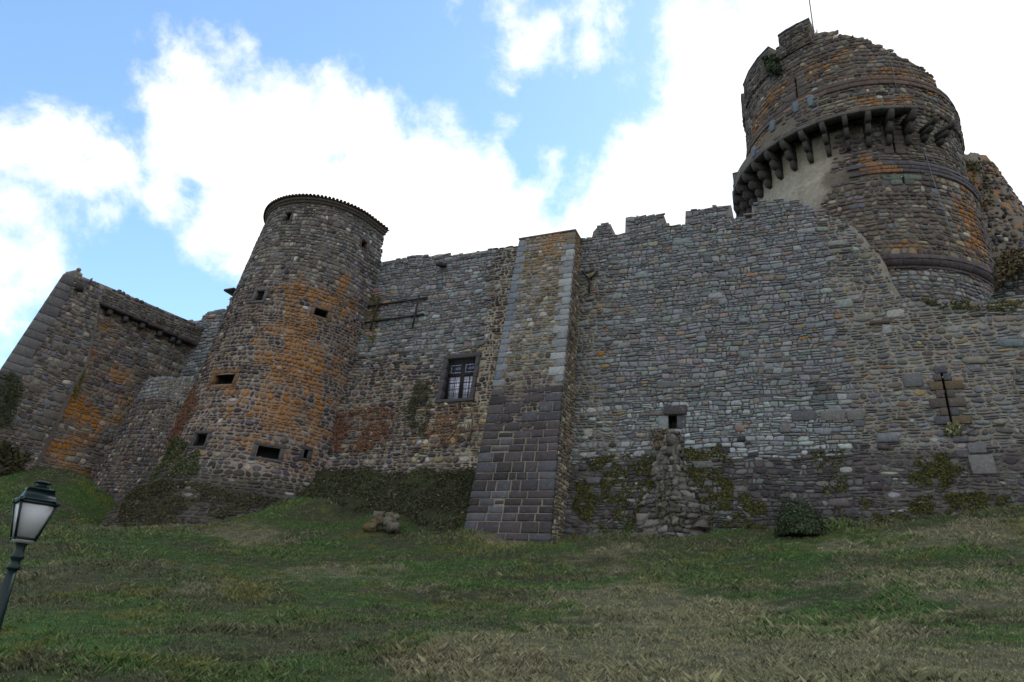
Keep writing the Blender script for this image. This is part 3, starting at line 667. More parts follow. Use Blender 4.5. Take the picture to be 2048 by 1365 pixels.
core(lw, S_left, us, 4.5, np.interp(us, lu, lz)-.04, left_mortar, 1.5, hole=rect_hole(WIN, m=.06), seed=5, sink=.01, dv=.13)
stones(lw, S_left, lay(-27.4, -13.0, 6.6, 20.9, (.13, .33), (.16, .58), split=.40, seed=31, wav=.06, skew=.2), left_style, seed=31, nind=260, topf=tab(lu, lz))
# the window: stone surround, wooden cross, panes, iron grill
win = thing('window', 'tall stone-framed window with wooden cross and iron grill in the wall left of the buttress', 'window', S_left.p((WIN[0]+WIN[1])/2, WIN[2]))
w0, w1, h0, h1 = WIN; ww = w1-w0; hh = h1-h0
for nm_, a in (('lintel', (w0-.26, w1+.26, h1, h1+.24)), ('sill', (w0-.30, w1+.28, h0-.16, h0))):
    block(win, S_left, *a, -.5, .12, (.070, .064, .068), nm_, bev=.02, lichen=.15 if nm_ == 'lintel' else 0)
for k in range(4):
    za = h0+hh*k/4; zb = h0+hh*(k+1)/4
    block(win, S_left, w0-.26+.02*(k % 2), w0, za+.006, zb-.006, -.5, .11, (.066, .062, .068), 'jamb', bev=.015)
    block(win, S_left, w1, w1+.24-.03*(k % 2), za+.006, zb-.006, -.5, .11, (.070, .065, .068), 'jamb', bev=.015)
wn = S_left.n((w0+w1)/2, (h0+h1)/2); wn = np.array([wn[0], wn[1], 0])/np.hypot(wn[0], wn[1])
def wp(a, b, d):      # a 0..1 across, b 0..1 up, d metres in front of the glass plane (set .30 back)
    c0 = S_left.p((w0+w1)/2, (h0+h1)/2); return c0+TV*((a-.5)*ww)+np.array([0, 0, 1.])*((b-.5)*hh)+wn*(d-.30)
def wbox(nm_, a0, a1, b0, b1, d0, d1, mat, parent=win):
    c = (wp(a0, b0, d0)+wp(a1, b1, d1))/2
    return boxo(nm_, c, TV*(a1-a0)*ww/2, wn*(d1-d0)/2, np.array([0, 0, (b1-b0)*hh/2]), mat, parent)
wbox('dark_chamber', -.05, 1.05, -.03, 1.03, -.5, -.42, 'dark')
fr = wbox('mullion', .46, .57, 0, 1, -.06, .05, 'winframe'); wbox('transom', 0, 1, .60, .68, -.058, .048, 'winframe')
wbox('frame', 0, .06, 0, 1, -.055, .045, 'winframe'); wbox('frame', .95, 1, 0, 1, -.055, .045, 'winframe'); wbox('frame', 0, 1, .90, 1, -.056, .046, 'winframe'); wbox('frame', 0, 1, -.0, .035, -.056, .046, 'winframe')
for (a, b) in ((.06, .46), (.57, .95)):
    wbox('pane', a, b, .035, .60, -.03, -.02, 'pane_pale'); wbox('pane', a, b, .68, .90, -.03, -.02, 'pane_dark')
    for k in range(1, 4): wbox('glazing_bar', a, b, .035+k*.14, .045+k*.14, -.02, 0, 'winframe')
    wbox('glazing_bar', (a+b)/2-.012, (a+b)/2+.012, .035, .6, -.019, .001, 'winframe')
    for (e0, e1, f0, f1) in ((a+.005, a+.04, .69, .89), (a, b, .865, .885), (a, b, .69, .705)): wbox('casement_edge', e0, e1, f0, f1, -.019, -.008, 'diffuser')
for k in range(9): tube('grill_bar', [wp(.03+k*.1175, -.02, .17), wp(.03+k*.1175, 1.0, .17)], .012, 'iron', win, 5)
for k in range(13): tube('grill_bar', [wp(-.02, .03+k*.077, .185), wp(1.02, .03+k*.077, .185)], .012, 'iron', win, 5)
# iron anchor bars fixed on the left curtain
def on(S, x, y, h, u=0, v=12): q = S.find(x, y, u, v); return S.at(q[0], q[1], h)
an = thing('wall_anchor', 'rusty iron hash-shaped wall anchor of four crossed bars beside the round tower', 'wall anchor', on(S_left, 790, 630, 0., -20, 17))
for k, (a, b) in enumerate((((735, 617), (858, 599)), ((732, 649), (850, 632)), ((763, 602), (745, 665)), ((843, 595), (829, 662)))):
    h = .17 if k < 2 else .26; tube('iron_bar', [on(S_left, *a, h, -20, 17), on(S_left, *b, h, -20, 17)], .055, 'iron', an, 6)
an = thing('wall_anchor', 'small Y-shaped iron wall anchor just right of the buttress top', 'wall anchor', on(S_main, 1181, 562, 0, -9, 18))
for a, b in (((1166, 546), (1181, 563)), ((1198, 546), (1181, 563)), ((1181, 563), (1180, 588))): tube('iron_bar', [on(S_main, *a, .18, -9, 18), on(S_main, *b, .16, -9, 18)], .06, 'iron', an, 6)
sp = on(S_left, 889, 532, 0., -17, 19); sn = S_left.n(-17, 19)
o = boxo('water_spout', sp+np.array([sn[0], sn[1], -.35])*.30, TV*.15, np.array([sn[0], sn[1], -.45])*.42, np.array([.45*sn[0], .45*sn[1], 1])*.10, 'stone', None, (.05, .045, .045)); tag(o, 'dark stone water spout jutting from the wall just under the wall top', 'water spout')
# ------------------------------------------------------------------ buttress
bu = thing('buttress', 'tall tapering stone buttress with pale corner quoins and dark squared blocks at its foot', 'buttress', S_butt.p(-11.8, 4.0))
bl_ = tab([3, 4.2, 11, 19.9], [-13.72, -13.63, -13.38, -13.28]); br_ = tab([3, 4.2, 11, 19.9], [-9.70, -9.77, -9.93, -10.13])
BT = 19.93
def buttress_core():
    zs = np.arange(3.2, BT, .2); zs[-1] = BT; rows = []
    for z in zs:
        L0, R0 = float(bl_(z)), float(br_(z)); f = float(nd_butt(z))
        pts = [(L0, f+3.2)]+[(L0, f)]+[(L0+(R0-L0)*k/16, f) for k in range(1, 16)]+[(R0, f)]+[(R0, f+k*.35) for k in range(1, 10)]
        rows.append([NV*b+TV*a+np.array([0, 0, z]) for a, b in pts])
    V = np.array(rows); K, n = V.shape[:2]; V2 = V.reshape(-1, 3); x = fbm(V2@TV*2, V2[:, 2]*2, 15)-.5; V2 = V2-NV*(x*.05)[:, None]
    ixx = np.arange(K*n).reshape(K, n); f = np.stack([ixx[:-1, :-1], ixx[:-1, 1:], ixx[1:, 1:], ixx[1:, :-1]], -1).reshape(-1, 4)
    z = V2[:, 2]; c = np.array([.21, .185, .150])*np.ones((len(V2), 1)); c = c*(.8+.4*fbm(V2@TV, z, 16)[:, None])
    mesh_obj('mortar_core', V2, (f, ixx[-1][None]), M['mortar'], bu, rgba(c, .12))
buttress_core()
rb = np.random.default_rng(44)
def bfront(u, v): return u
Sf = Surf(bc(lambda u, v: NV*nd_butt(v)[..., None]+TV*(bl_(v)+(br_(v)-bl_(v))*u/3.4)[..., None]+np.array([0, 0, 1.])*v[..., None]))   # u 0..3.4 across the front
# foot: squared dark blocks in courses
v = 3.35; nb = 0
while v < 10.75:
    h = .30+.20*rb.random(); u = 0.; row = []
    while u < 3.4:
        w = .30+.62*rb.random()**.8
        if 3.4-(u+w) < .35: w = 3.4-u
        row.append((u, min(u+w, 3.4))); u += w
    for a, b in row:
        edge = a < .01 or b > 3.39
        if v > 8.6 and not edge and rb.random() < .45*(v-8.6): continue
        small = (not edge) and rb.random() < .16
        cc = np.array([(.058, .052, .060), (.075, .065, .070), (.085, .085, .098), (.050, .045, .048), (.062, .055, .058)][rb.integers(5)])*(1+.12*rb.normal())
        e = .034; hh_ = h*(.62 if small else 1)
        block(bu, Sf, a+(e if a > .01 else -.03), b-(e if b < 3.39 else -.03), v+e*.8+(h-hh_)*.5, v+e*.8+(h-hh_)*.5+hh_-e*1.4, -.15, .035+.035*rb.random(), tuple(cc), 'block', bev=.03, jit=.022); nb += 1
    v += h
# corner quoins above: pale on the right arris, blue-grey on the left
v = 10.9; i = 0
while v < BT-.5:
    h = .26+.22*rb.random(); w = [.34, .62][i % 2]+.12*rb.random(); 
    block(bu, Sf, 3.4-w, 3.43, v+.01, v+h-.012, -.2, .045+.02*rb.random(), [(.25, .265, .28), (.30, .31, .315), (.19, .20, .215)][rb.integers(3)] if v < 18.9 else (.16, .13, .10), 'quoin', bev=.02, lichen=.0 if v < 18.6 else .22)
    w = [.5, .28][i % 2]+.1*rb.random()
    block(bu, Sf, -.03, w, v+.01, v+h-.012, -.2, .04+.02*rb.random(), [(.15, .17, .20), (.19, .20, .22), (.13, .15, .17)][rb.integers(3)], 'quoin', bev=.02, lichen=.12+(.12 if v > 16.5 else 0))
    v += h; i += 1
def bf_style(u, v, r):
    n = len(u); c = pick(r, n, [(.13, .115, .09), (.17, .165, .155), (.12, .13, .14), (.10, .08, .06), (.20, .17, .12), (.25, .25, .24)], [3, 3, 3, 2, 2, .7])
    lowm = v < 11.5; c[lowm] = pick(r, lowm.sum(), [(.06, .052, .055), (.09, .075, .07), (.13, .11, .09)], [3, 2, 1])
    lich = .31*np.ones(n)+.14*ss(14, 19.5, v)+.30*(fbm(u, v, 44)-.5)-.2*(v < 11.5)
    q0 = (u > .45) & (u < 2.85); keep = (q0 & (v > 10.7)) | (q0 & (v > 8.6) & (v <= 10.7))
    return dict(col=rgba(c, lich), gap=.024, rnd=.45, dep=.038, keep=keep)
stones(bu, Sf, lay(.35, 2.95, 8.6, BT, (.15, .30), (.18, .48), split=.3, seed=41, wav=.03), bf_style, seed=41, nind=150)
Sside = Surf(bc(lambda u, v: NV*(nd_butt(v)+u)[..., None]+TV*br_(v)[..., None]+np.array([0, 0, 1.])*v[..., None]))
def bs_style(u, v, r):
    n = len(u); c = pick(r, n, [(.17, .14, .10), (.13, .11, .09), (.22, .20, .16), (.10, .085, .07)], [3, 3, 1.5, 2])
    return dict(col=rgba(c, .10+.35*ss(13, 19, v)), gap=.02, rnd=.5, dep=.05)
stones(bu, Sside, lay(.06, 2.6, 3.6, BT, (.14, .26), (.16, .42), split=.3, seed=42, wav=.03), bs_style, seed=42, nind=60)
o = block(bu, Sf, -.06, 3.46, BT, BT+.09, -1.8, .08, (.13, .115, .10), 'coping', bev=.02, lichen=.35)
# ------------------------------------------------------------------ curtain stub left of the round tower
def nd_stubf(v): return nd_left(v)
stub_px = [(340, 640), (400, 643), (406, 634), (412, 627), (455, 620), (457, 608), (461, 588), (474, 585), (478, 579), (560, 570)]
su, sz = interp_prof(S_left.finds(stub_px, -36, 18))
st = thing('curtain_wall', 'short blue-grey stretch of curtain wall between the left wing and the round tower', 'castle wall', S_left.p(-33., 10.))
us = np.unique(np.concatenate([su, np.arange(-42, -26.5, .25)])); us = us[(us > -42)]
STZ = tab(su, sz)
core(st, S_left, us, 6., STZ(us), lambda u, v: rgba(np.array([.11, .105, .10])*(.8+.4*fbm(u, v, 5)[:, None]), .25), 1.4, seed=6, dv=.2)
def stub_style(u, v, r):
    n = len(u); c = pick(r, n, SLATE, [5, 5, 2, 2, 1, 1])
    return dict(col=rgba(c, .12+.35*blob(u, v, (-37., 16.5), (2.2, 3.), 3)+.2*blob(u, v, (-36, 18.2), (4, .6), 4)), gap=.015, rnd=.35, dep=.08, keep=v < STZ(u)+.03)
stones(st, S_left, lay(-42, -26.6, 8, 21.5, (.18, .34), (.25, .7), split=.35, seed=51, wav=.05), stub_style, seed=51, nind=150)
o = boxo('wall_cap', S_left.p(su[-4], sz[-4])+np.array([0, 0, .06]), TV*.45, NV*.5, np.array([0, 0, .07]), 'stone', None, (.05, .045, .045)); o.parent = st; o.location = np.array(o.location)-np.array(st.location)
# ------------------------------------------------------------------ round tower
rt_ = thing('round_tower', 'battered round tower streaked with orange lichen, capped by a low tiled roof', 'tower', np.array([-13.0, 38.0, 4.0]))
RTOP = 22.55; FLK = max(1.2, Surf(S_round.f).find(763, 515, U90+1, 20)[0]-U90); print('flank', FLK); UR = U90+FLK
def RR(x0, x1, y0, y1, u=0, v=12): return rect_from(S_round, x0, x1, y0, y1, u, v)
OPEN = [RR(570, 582, 427, 443, -2, 21), RR(722, 733, 482, 498, 6.5, 21), RR(512, 528, 583, 602, -3, 17), RR(628, 656, 619, 634, 2, 16), RR(428, 468, 748, 770, -4, 12), RR(388, 413, 868, 893, -4, 8), RR(512, 560, 893, 917, 1, 8), RR(607, 617, 900, 918, 4, 8)]
OK_ = []
for i, a in enumerate(OPEN):
    a = list(a)
    if a[1]-a[0] > 1.5: m_ = (a[0]+a[1])/2; a[0], a[1] = m_-.7, m_+.7
    OK_.append(tuple(a))
OPEN = OK_
TL = [S_round.find(x, y, 3, z) for x, y, z in ((585, 750, 13), (470, 790, 11), (690, 600, 17), (610, 880, 9), (560, 620, 16))]
print('TL', np.round(TL, 1))
def rt_style(u, v, r):
    n = len(u); upz = ss(15.5, 18.5, v+1.5*(fbm(u*.5, v*.5, 3)-.5))
    c = pick(r, n, BASALT, [3, 4, 4, 2.2, 1.5, 1.5, .5]); c2 = pick(r, n, [(.10, .09, .085), (.14, .125, .11), (.07, .062, .065), (.18, .165, .145), (.11, .12, .13), (.28, .26, .24)], [4, 4, 3, 1.5, 2, .35])
    k = r.random(n) < upz; c[k] = c2[k]
    vi = (v < 12.5) & (u < TL[1][0]-1) & (r.random(n) < .35); c[vi] = pick(r, vi.sum(), [(.07, .045, .04), (.11, .065, .045)], [1, 1])
    lich = .15+.62*blob(u, v, TL[0], (2.7, 5.2), 13, .8)+.34*blob(u, v, TL[1], (2.0, 1.9), 14)+.30*blob(u, v, TL[2], (1.6, 3.5), 15)+.25*blob(u, v, TL[3], (2.0, 2.2), 16)+.25*blob(u, v, TL[4], (2.0, 2.), 17)
    lich = np.minimum(lich, .54)*ss(6.0, 7.5, v)+.10*(r.random(n)-.6)
    ms = (v < 6.6+.8*(fbm(u, v, 9)-.5)); c[ms] = pick(r, ms.sum(), [(.035, .035, .03), (.05, .048, .03), (.05, .045, .04), (.17, .16, .145)], [4, 4, 3, .35])
    keep = ~rect_hole(*OPEN, m=.10)(u, v)
    return dict(col=rgba(c, lich), gap=.032-.012*upz, rnd=.60-.15*upz, dep=.055, keep=keep, seen=(np.abs(u) < UR))
def rt_mortar(u, v):
    c = np.array([.225, .19, .165])*(.75+.5*fbm(u*.8, v*.8, 19)[:, None])*(1-.6*(1-ss(5.5, 7, v))[:, None])*(1-.28*ss(15.5, 18.5, v))[:, None]
    lich = .05+.40*blob(u, v, TL[0], (2.7, 5.2), 13, .8)
    return rgba(c, lich)
core(rt_, S_round, np.arange(-U90-4, UR+.01, .2), 2.6, RTOP, rt_mortar, 1.0, hole=rect_hole(*OPEN, m=.03), seed=8, sink=.0, rough=.025, dv=.14, back=False)
stones(rt_, S_round, lay(-U90-2, UR, 2.8, RTOP, (.15, .32), (.17, .46), split=.16, seed=61, wav=.06, skew=.22), rt_style, seed=61, nind=300)
for i, a in enumerate(OPEN):
    recess(rt_, S_round, *a, depth=.8)
    framed(rt_, S_round, a, fw=[.14, .14, .22, .22, .2, .13, .18, .15][i], hw=[.16, .14, .2, .2, .26, .17, .22, .18][i], col=[(.08, .07, .07), (.07, .06, .06), (.11, .10, .10), (.14, .10, .07), (.10, .075, .055), (.075, .07, .075), (.085, .08, .08), (.06, .06, .065)][i], proud=.09, lichen=[.3, .4, 0, .3, .45, 0, 0, 0][i])
for k in range(4):   # bars of the barred window
    a = OPEN[2]; uu = a[0]+(a[1]-a[0])*(k+.5)/4; tube('window_bar', [S_round.at(uu, a[2]-.02, -.08), S_round.at(uu, a[3]+.02, -.08)], .018, 'iron', rt_, 5)
# roof: eave slab, brackets, rafters and curved tiles of a low cone
RE = 3.45+.42
def rim(u, z, off): return Surf(round_f(off)).p(u, z)
def ring_part(name, u0, u1, z0, z1, off0, off1, mat, col):
    us = np.arange(u0, u1+.01, .25); V = []
    for u in us:
        for (z, o_) in ((z0, off0), (z0, off1), (z1, off1), (z1, off0)): V.append(rim(u, 22.8, o_)+np.array([0, 0, z-22.8]))
    K = len(us); f = []
    for i in range(K-1):
        for j in range(4): f.append((i*4+j, (i+1)*4+j, (i+1)*4+(j+1) % 4, i*4+(j+1) % 4))
    f += [(0, 1, 2, 3), tuple((K-1)*4+j for j in (3, 2, 1, 0))]
    return mesh_obj(name, np.array(V), f, M[mat], rt_, np.tile([*col, .0], (len(V), 1)))
ring_part('eave_cornice', -U90-3, UR+.1, RTOP-.10, RTOP+.06, -.5, .16, 'tile', (.085, .07, .065))
ring_part('eave_board', -U90-3, UR+.15, RTOP+.062, RTOP+.20, -.5, .27, 'tile', (.11, .09, .085))
uu = -U90-2.0
def roofpt(u, t, lift):   # t 0 at eave, 1 at ridge
    e = rim(u, 22.8, .40); r0 = np.array([-12.3, 37.3, 22.8])+az(FL)*max(0, abs(u)-U90)
    p = e*(1-t)+r0*t; p[2] = RTOP+.20+t*1.0+lift; return p
V = []; us_ = np.append(np.arange(-U90-4, UR+.1, .25), UR+.1)
for u in us_: V += [roofpt(u, 0, .0), roofpt(u, 1, .0)]
f = [(2*i, 2*i+2, 2*i+3, 2*i+1) for i in range(len(us_)-1)]
mesh_obj('roof', np.array(V), f, M['tile'], rt_, np.tile([.10, .075, .065, 0], (len(V), 1)))
rr = np.random.default_rng(8)
while uu < UR:
    wt = .105
    for k in range(2):
        t0, t1 = k*.22, k*.22+.26; V = []
        for t, l in ((t0, .04+k*.01), (t1, .045+k*.01)):
            sc_ = 1-t if abs(uu) < U90 else 1
            for j in range(6):
                a = pi*j/5; V.append(roofpt(uu-wt*cos(a), t, l+.10*sin(a)))
        for t, l in ((t0, .015+k*.01), (t1, .02+k*.01)):
            for j in range(6):
                a = pi*j/5; V.append(roofpt(uu-(wt-.02)*cos(a), t, l+.08*sin(a)))
        f = [(j, j+1, 6+j+1, 6+j) for j in range(5)]+[(12+j+1, 12+j, 18+j, 18+j+1) for j in range(5)]+[(j+1, j, 12+j, 12+j+1) for j in range(5)]+[(6+j, 6+j+1, 18+j+1, 18+j) for j in range(5)]
        cc = np.array([(.10, .07, .06), (.13, .10, .085), (.08, .07, .065), (.15, .10, .07)][rr.integers(4)])*(.8+.4*rr.random())
        mesh_obj('tile', np.array(V), f, M['tile'], rt_, np.tile([*cc, 0], (24, 1)), origin=np.mean(V, 0))
    uu += .262
# ------------------------------------------------------------------ wing at the far left
wg = thing('castle_wing', 'tall stone wing at the far left with a corbelled parapet and raking corner pier', 'building', W0+np.array([0, 0, 6.]))
pe = S_wup.finds([(200, 606), (172, 727), (146, 771), (73, 925)], 3, 17); pe = pe[np.argsort(pe[:, 1])]
pu = tab(pe[:, 1], pe[:, 0])
le = S_wup.finds([(133, 543), (0, 745)], 0, 17); lsl = (le[1, 0]-le[0, 0])/(le[1, 1]-le[0, 1]); pl_ = lambda v: le[0, 0]+lsl*(v-le[0, 1])
tp = S_wup.finds([(133, 545), (150, 533), (160, 550), (400, 651)], 0, 17); cb = S_wup.finds([(203, 606), (290, 642), (368, 678)], 3, 16)
zt = tab(tp[2:, 0], tp[2:, 1]); zc = tab(cb[:, 0], cb[:, 1])
print('wing', np.round(pe, 1), np.round(le, 1), np.round(tp, 1), np.round(cb, 1))
UF = tp[3, 0]+2.5
w_m = lambda u, v: rgba(np.array([.19, .165, .145])*(.7+.6*fbm(u*.7, v*.7, 29)[:, None]), .16)
core(wg, S_wlow, np.arange(.7, UF, .25), 4.5, zc(np.arange(.7, UF, .25))+.3, w_m, 2.5, seed=9, dv=.2)
def w_style(u, v, r, off=0.):
    n = len(u); c = pick(r, n, [(.10, .085, .075), (.14, .12, .10), (.075, .065, .065), (.19, .17, .14), (.11, .115, .13), (.27, .25, .22)], [4, 4, 3, 2, 2, .4])
    lich = .26+.36*(fbm(u*.45, v*.8, 55)-.42)*2+.17*blob(u, v, (3., 9.), (2.4, 2.6), 5, 1.)+.12*(r.random(n)-.5)
    return dict(col=rgba(c, lich*(1-off)), gap=.02, rnd=.45, dep=.05)
def low_style(u, v, r): d = w_style(u, v, r); d['keep'] = (v < zc(u)+.1) & (u > pu(v)-.2); return d
stones(wg, S_wlow, lay(-4, UF, 5, 18.5, (.17, .34), (.2, .55), split=.3, seed=71, wav=.05), low_style, seed=71, nind=110)
ua = np.arange(cb[0, 0]-.1, UF, .25)
core(wg, S_wup, ua, zc(ua), zt(ua), w_m, 1.2, seed=10, dv=.2, name='parapet_core')
def par_style(u, v, r): d = w_style(u, v, r, .3); d['keep'] = (v < zt(u)) & (v > zc(u)+.05); d['col'][:, :3] *= .85; return d
stones(wg, S_wup, lay(ua[0], UF, 13, 19.5, (.13, .24), (.2, .5), split=.2, seed=72, wav=.02), par_style, seed=72, nind=60)
for k in range(len(ua)-1):   # the dark ledge under the parapet, in lengths of slab
    if k % 4 == 0:
        e = min(k+4, len(ua)-1); block(wg, S_wup, ua[k]+.01, ua[e]-.01, float(zc(ua[k:e+1].mean()))-.10, float(zc(ua[k:e+1].mean()))+.07, -.55, .05, (.06, .05, .05), 'ledge_slab')
for x in (226, 258, 291, 326, 352, 364):
    q_ = S_wup.find(x, 606+(x-203)*.43, 4, 16); block(wg, S_wup, q_[0]-.13, q_[0]+.13, float(zc(q_[0]))-.42, float(zc(q_[0]))-.104, -.6, -.06, (.075, .07, .075), 'corbel', bev=.09)
# pier
pc_px = (133, 545)
def pier_f(u, v):  # u 0..1 across
    a = pl_(v); b = pu(v); x = a+(b-a)*u; return W0+WE*x[..., None]+WN*w_up(v)[..., None]+np.array([0, 0, 1.])*v[..., None]
PW = 5.
S_pier = Surf(bc(lambda u, v: pier_f(u/PW, v)))
PT = tp[0, 1]
ptop = tab([0, 1.2, 1.7, 5], [tp[0, 1], tp[1, 1]-.05, tp[2, 1]-.05, zt(pu(17))])
pus = np.arange(0, PW+.01, .2)
core(wg, S_pier, pus, 4.2, ptop(pus), w_m, 3.2, seed=12, dv=.2, name='pier_core', bdir=az(-20.))
def pier_style(u, v, r):
    d = w_style(u, v, r, .5); d['keep'] = (v < ptop(u)) & ~((u < 1.1)); d['col'][:, :3] *= .9; return d
stones(wg, S_pier, lay(.0, PW, 4.4, 18.6, (.2, .36), (.25, .7), split=.25, seed=73, wav=.05), pier_style, seed=73, nind=120)
v = 4.4; i = 0; rr = np.random.default_rng(5)
while v < tp[0, 1]-.3:
    h = .42+.2*rr.random(); w = 1.15+.5*rr.random()
    block(wg, S_pier, -.02, w, v+.01, min(v+h, tp[0, 1])-.01, -.2, .05+.03*rr.random(), tuple(np.array([.12, .115, .115])*(.75+.5*rr.random())), 'ashlar', bev=.03); v += h; i += 1
for k in range(14):
    x = 1.4+rr.random()*3; y = 6.5+rr.random()*7; block(wg, S_pier, x, x+.6+.5*rr.random(), y, y+.4, -.2, .085, tuple(np.array([.13, .115, .10])*(.8+.4*rr.random())), 'ashlar', bev=.03)
q_ = S_wup.find(156, 577, 1, 17); block(wg, S_wup, q_[0]-.16, q_[0]+.16, q_[1]-.2, q_[1]+.25, -.4, .45, (.05, .045, .045), 'corbel', bev=.12)
# ------------------------------------------------------------------ battered drum
dr = thing('bastion', 'low battered rubble bastion with a sloping face, wedged between the left wing and round tower', 'bastion', np.array([-18.5, 39.3, 4.8]))
dus = np.arange(-7.5, 9, .2); DT = 12.0
core(dr, S_drum, dus, 3.4, DT, lambda u, v: rgba(np.array([.155, .135, .11])*(.7+.6*fbm(u, v, 39)[:, None])*(1-.35*(v < 8))[:, None], .12), .6, seed=13, dv=.16, rough=.03)
def dr_style(u, v, r):
    n = len(u); c = pick(r, n, BASALT, [4, 4, 3, 1.5, 1.5, 2, 1.]); k = v > 10.6; c[k] = pick(r, k.sum(), SLATE, [3, 3, 1, 1, 2, 1])
    return dict(col=rgba(c, .14+.3*blob(u, v, (-2.5, 10), (1.8, .7), 9)), gap=.028, rnd=.6, dep=.05)
stones(dr, S_drum, lay(-7.5, 9, 3.6, DT, (.16, .30), (.18, .42), split=.2, seed=81, wav=.05), dr_style, seed=81, nind=160)
V = np.concatenate([S_drum.p(dus, np.full(len(dus), DT)), [[-18.5, 39.3, DT+.35]], S_left.p(np.array([-37., -28.]), np.array([12.6, 12.6]))])
K = len(dus); mesh_obj('top_bed', V, [(i, i+1, K) for i in range(K-1)]+[(K, K-1, K+2), (0, K, K+1), (K, K+2, K+1)], M['mortar'], dr, np.tile([.10, .095, .085, .2], (len(V), 1)))
# ------------------------------------------------------------------ keep
kp = thing('keep', 'massive round keep with string courses, arrow slits and a ragged broken top', 'tower', np.array([*KC, 13.]))
ktop_px = [(1600, 66), (1624, 74), (1632, 66), (1650, 62), (1660, 64), (1672, 60), (1674, 70), (1690, 68), (1712, 74), (1742, 80), (1745, 86), (1765, 94), (1785, 106), (1800, 113), (1818, 121), (1838, 133), (1848, 140)]
ku, kz = interp_prof(S_keep.finds(ktop_px, -3, 31))
print('keep top', np.round(ku, 2), np.round(kz, 2))
lowu = ku[0]; KZL = kz[0]
ku = np.concatenate([[-18, ku[0]-.01], ku, [ku[-1]+.8, ku[-1]+1., 14]]); kz = np.concatenate([[kz[0]-.3, kz[0]], kz, [kz[-1]-.3, kz[-1]-1.2, kz[-1]-1.6]])
kt = tab(ku, kz)
R1, R2, R3 = 17.3, 22.65, 28.35
S1 = S_keep.find(1593, 175, -4, 29); S2 = S_keep.find(1786, 286, 1, 24); S3 = S_keep.find(1806, 361, 1, 22)
SL = [(S1[0]-.06, S1[0]+.06, S_keep.find(1594, 196, -4, 29)[1], S_keep.find(1591, 157, -4, 29)[1]), (S2[0]-.06, S2[0]+.06, S_keep.find(1792, 306, 1, 24)[1], S_keep.find(1781, 264, 1, 24)[1]), (S3[0]-.06, S3[0]+.06, S_keep.find(1808, 367, 1, 22)[1], S_keep.find(1805, 354, 1, 22)[1])]
PU = S_keep.find(1693, 305, -2, 24)[0]; print('PU', PU)
def plaster(u, v):   # the rendered field under the gallery
    return ss(0., -.7, u-PU-(v-24.6)*.35+1.6*(fbm(u, v, 7)-.5))*ss(20.2, 21.2, v)*(1-ss(25.6, 25.8, v))
def k_style(u, v, r):
    n = len(u); c = pick(r, n, [(.085, .07, .065), (.12, .10, .085), (.065, .055, .058), (.17, .145, .115), (.10, .105, .115), (.24, .22, .19)], [5, 4, 4, 1.6, 2, .5])
    lo = v < 17; c[lo] = pick(r, lo.sum(), SLATE, [3, 3, 3, 1, 1, 1])
    lich = .23+.42*blob(u, v, (-1.5, 30.3), (3.6, 1.1), 21)+.45*blob(u, v, (-5.2, 28.7), (1.3, 2.2), 22)+.38*blob(u, v, (5.8, 19.5), (1.6, 4.8), 23)+.25*blob(u, v, (1.5, 18.1), (3, .6), 24)+.40*blob(u, v, (.9, 23.2), (.55, 1.), 25, .2)+.3*blob(u, v, (3.5, 28.8), (4, .8), 26)+.2*blob(u, v, (5, 28), (2.5, 4), 27)
    keep = (v < kt(u)+.3) & ~rect_hole(*SL, m=.12)(u, v) & (r.random(n) > plaster(u, v)*1.3)
    for z in (R1, R2, R3): keep &= ~((v > z-.28) & (v < z+.36))
    return dict(col=rgba(c, np.minimum(lich, .50)+.12*(r.random(n)-.55)), gap=.03, rnd=.52, dep=.055, keep=keep, seen=np.abs(u) < 9)
def k_mortar(u, v):
    p = plaster(u, v)[:, None]; c = np.array([.135, .115, .095])*(.7+.6*fbm(u, v, 49)[:, None])*(1-p)+np.array([.30, .275, .225])*(.75+.5*fbm(u*2.5, v*.35, 50)[:, None])*p
    return rgba(c, .25*(1-p[:, 0]))
us = np.unique(np.concatenate([ku[(ku > -17.9) & (ku < 13)], np.arange(-17.8, 13.5, .22)]))
core(kp, S_keep, us, 12.5, kt(us)-.05, k_mortar, 1.2, hole=rect_hole(*SL, m=.02), seed=15, dv=.16, rough=.025, back=False)
stones(kp, S_keep, lay(-10, 10, 13, 34, (.18, .36), (.2, .52), split=.18, seed=91, wav=.05, skew=.2), k_style, seed=91, nind=240, topf=kt)
rr = np.random.default_rng(9)
for z, nrow, colr, lf in ((R1, 3, (.085, .072, .078), lambda u: .2+.2*(u > -.5)*rr.random()), (R2, 3, (.082, .075, .085), lambda u: .1+.38*(abs(u-.8) < .7)), (R3, 2, (.10, .075, .065), lambda u: .22+.16*(u > 1))):
    for k in range(nrow):
        a = -9.+rr.random()*.5
        while a < 9:
            w = .55+.5*rr.random(); dz = .62/nrow
            if z != R2 or a > PU-.6:
                block(kp, S_keep, a+.006, a+w-.006, z-.28+k*dz+.004, z-.28+(k+1)*dz-.004, -.2, .13+.03*(k == nrow-1)-.02*(k == 0), tuple(np.array(colr)*(.8+.4*rr.random())), 'ring_block', bev=.018, lichen=float(lf(a)))
            a += w
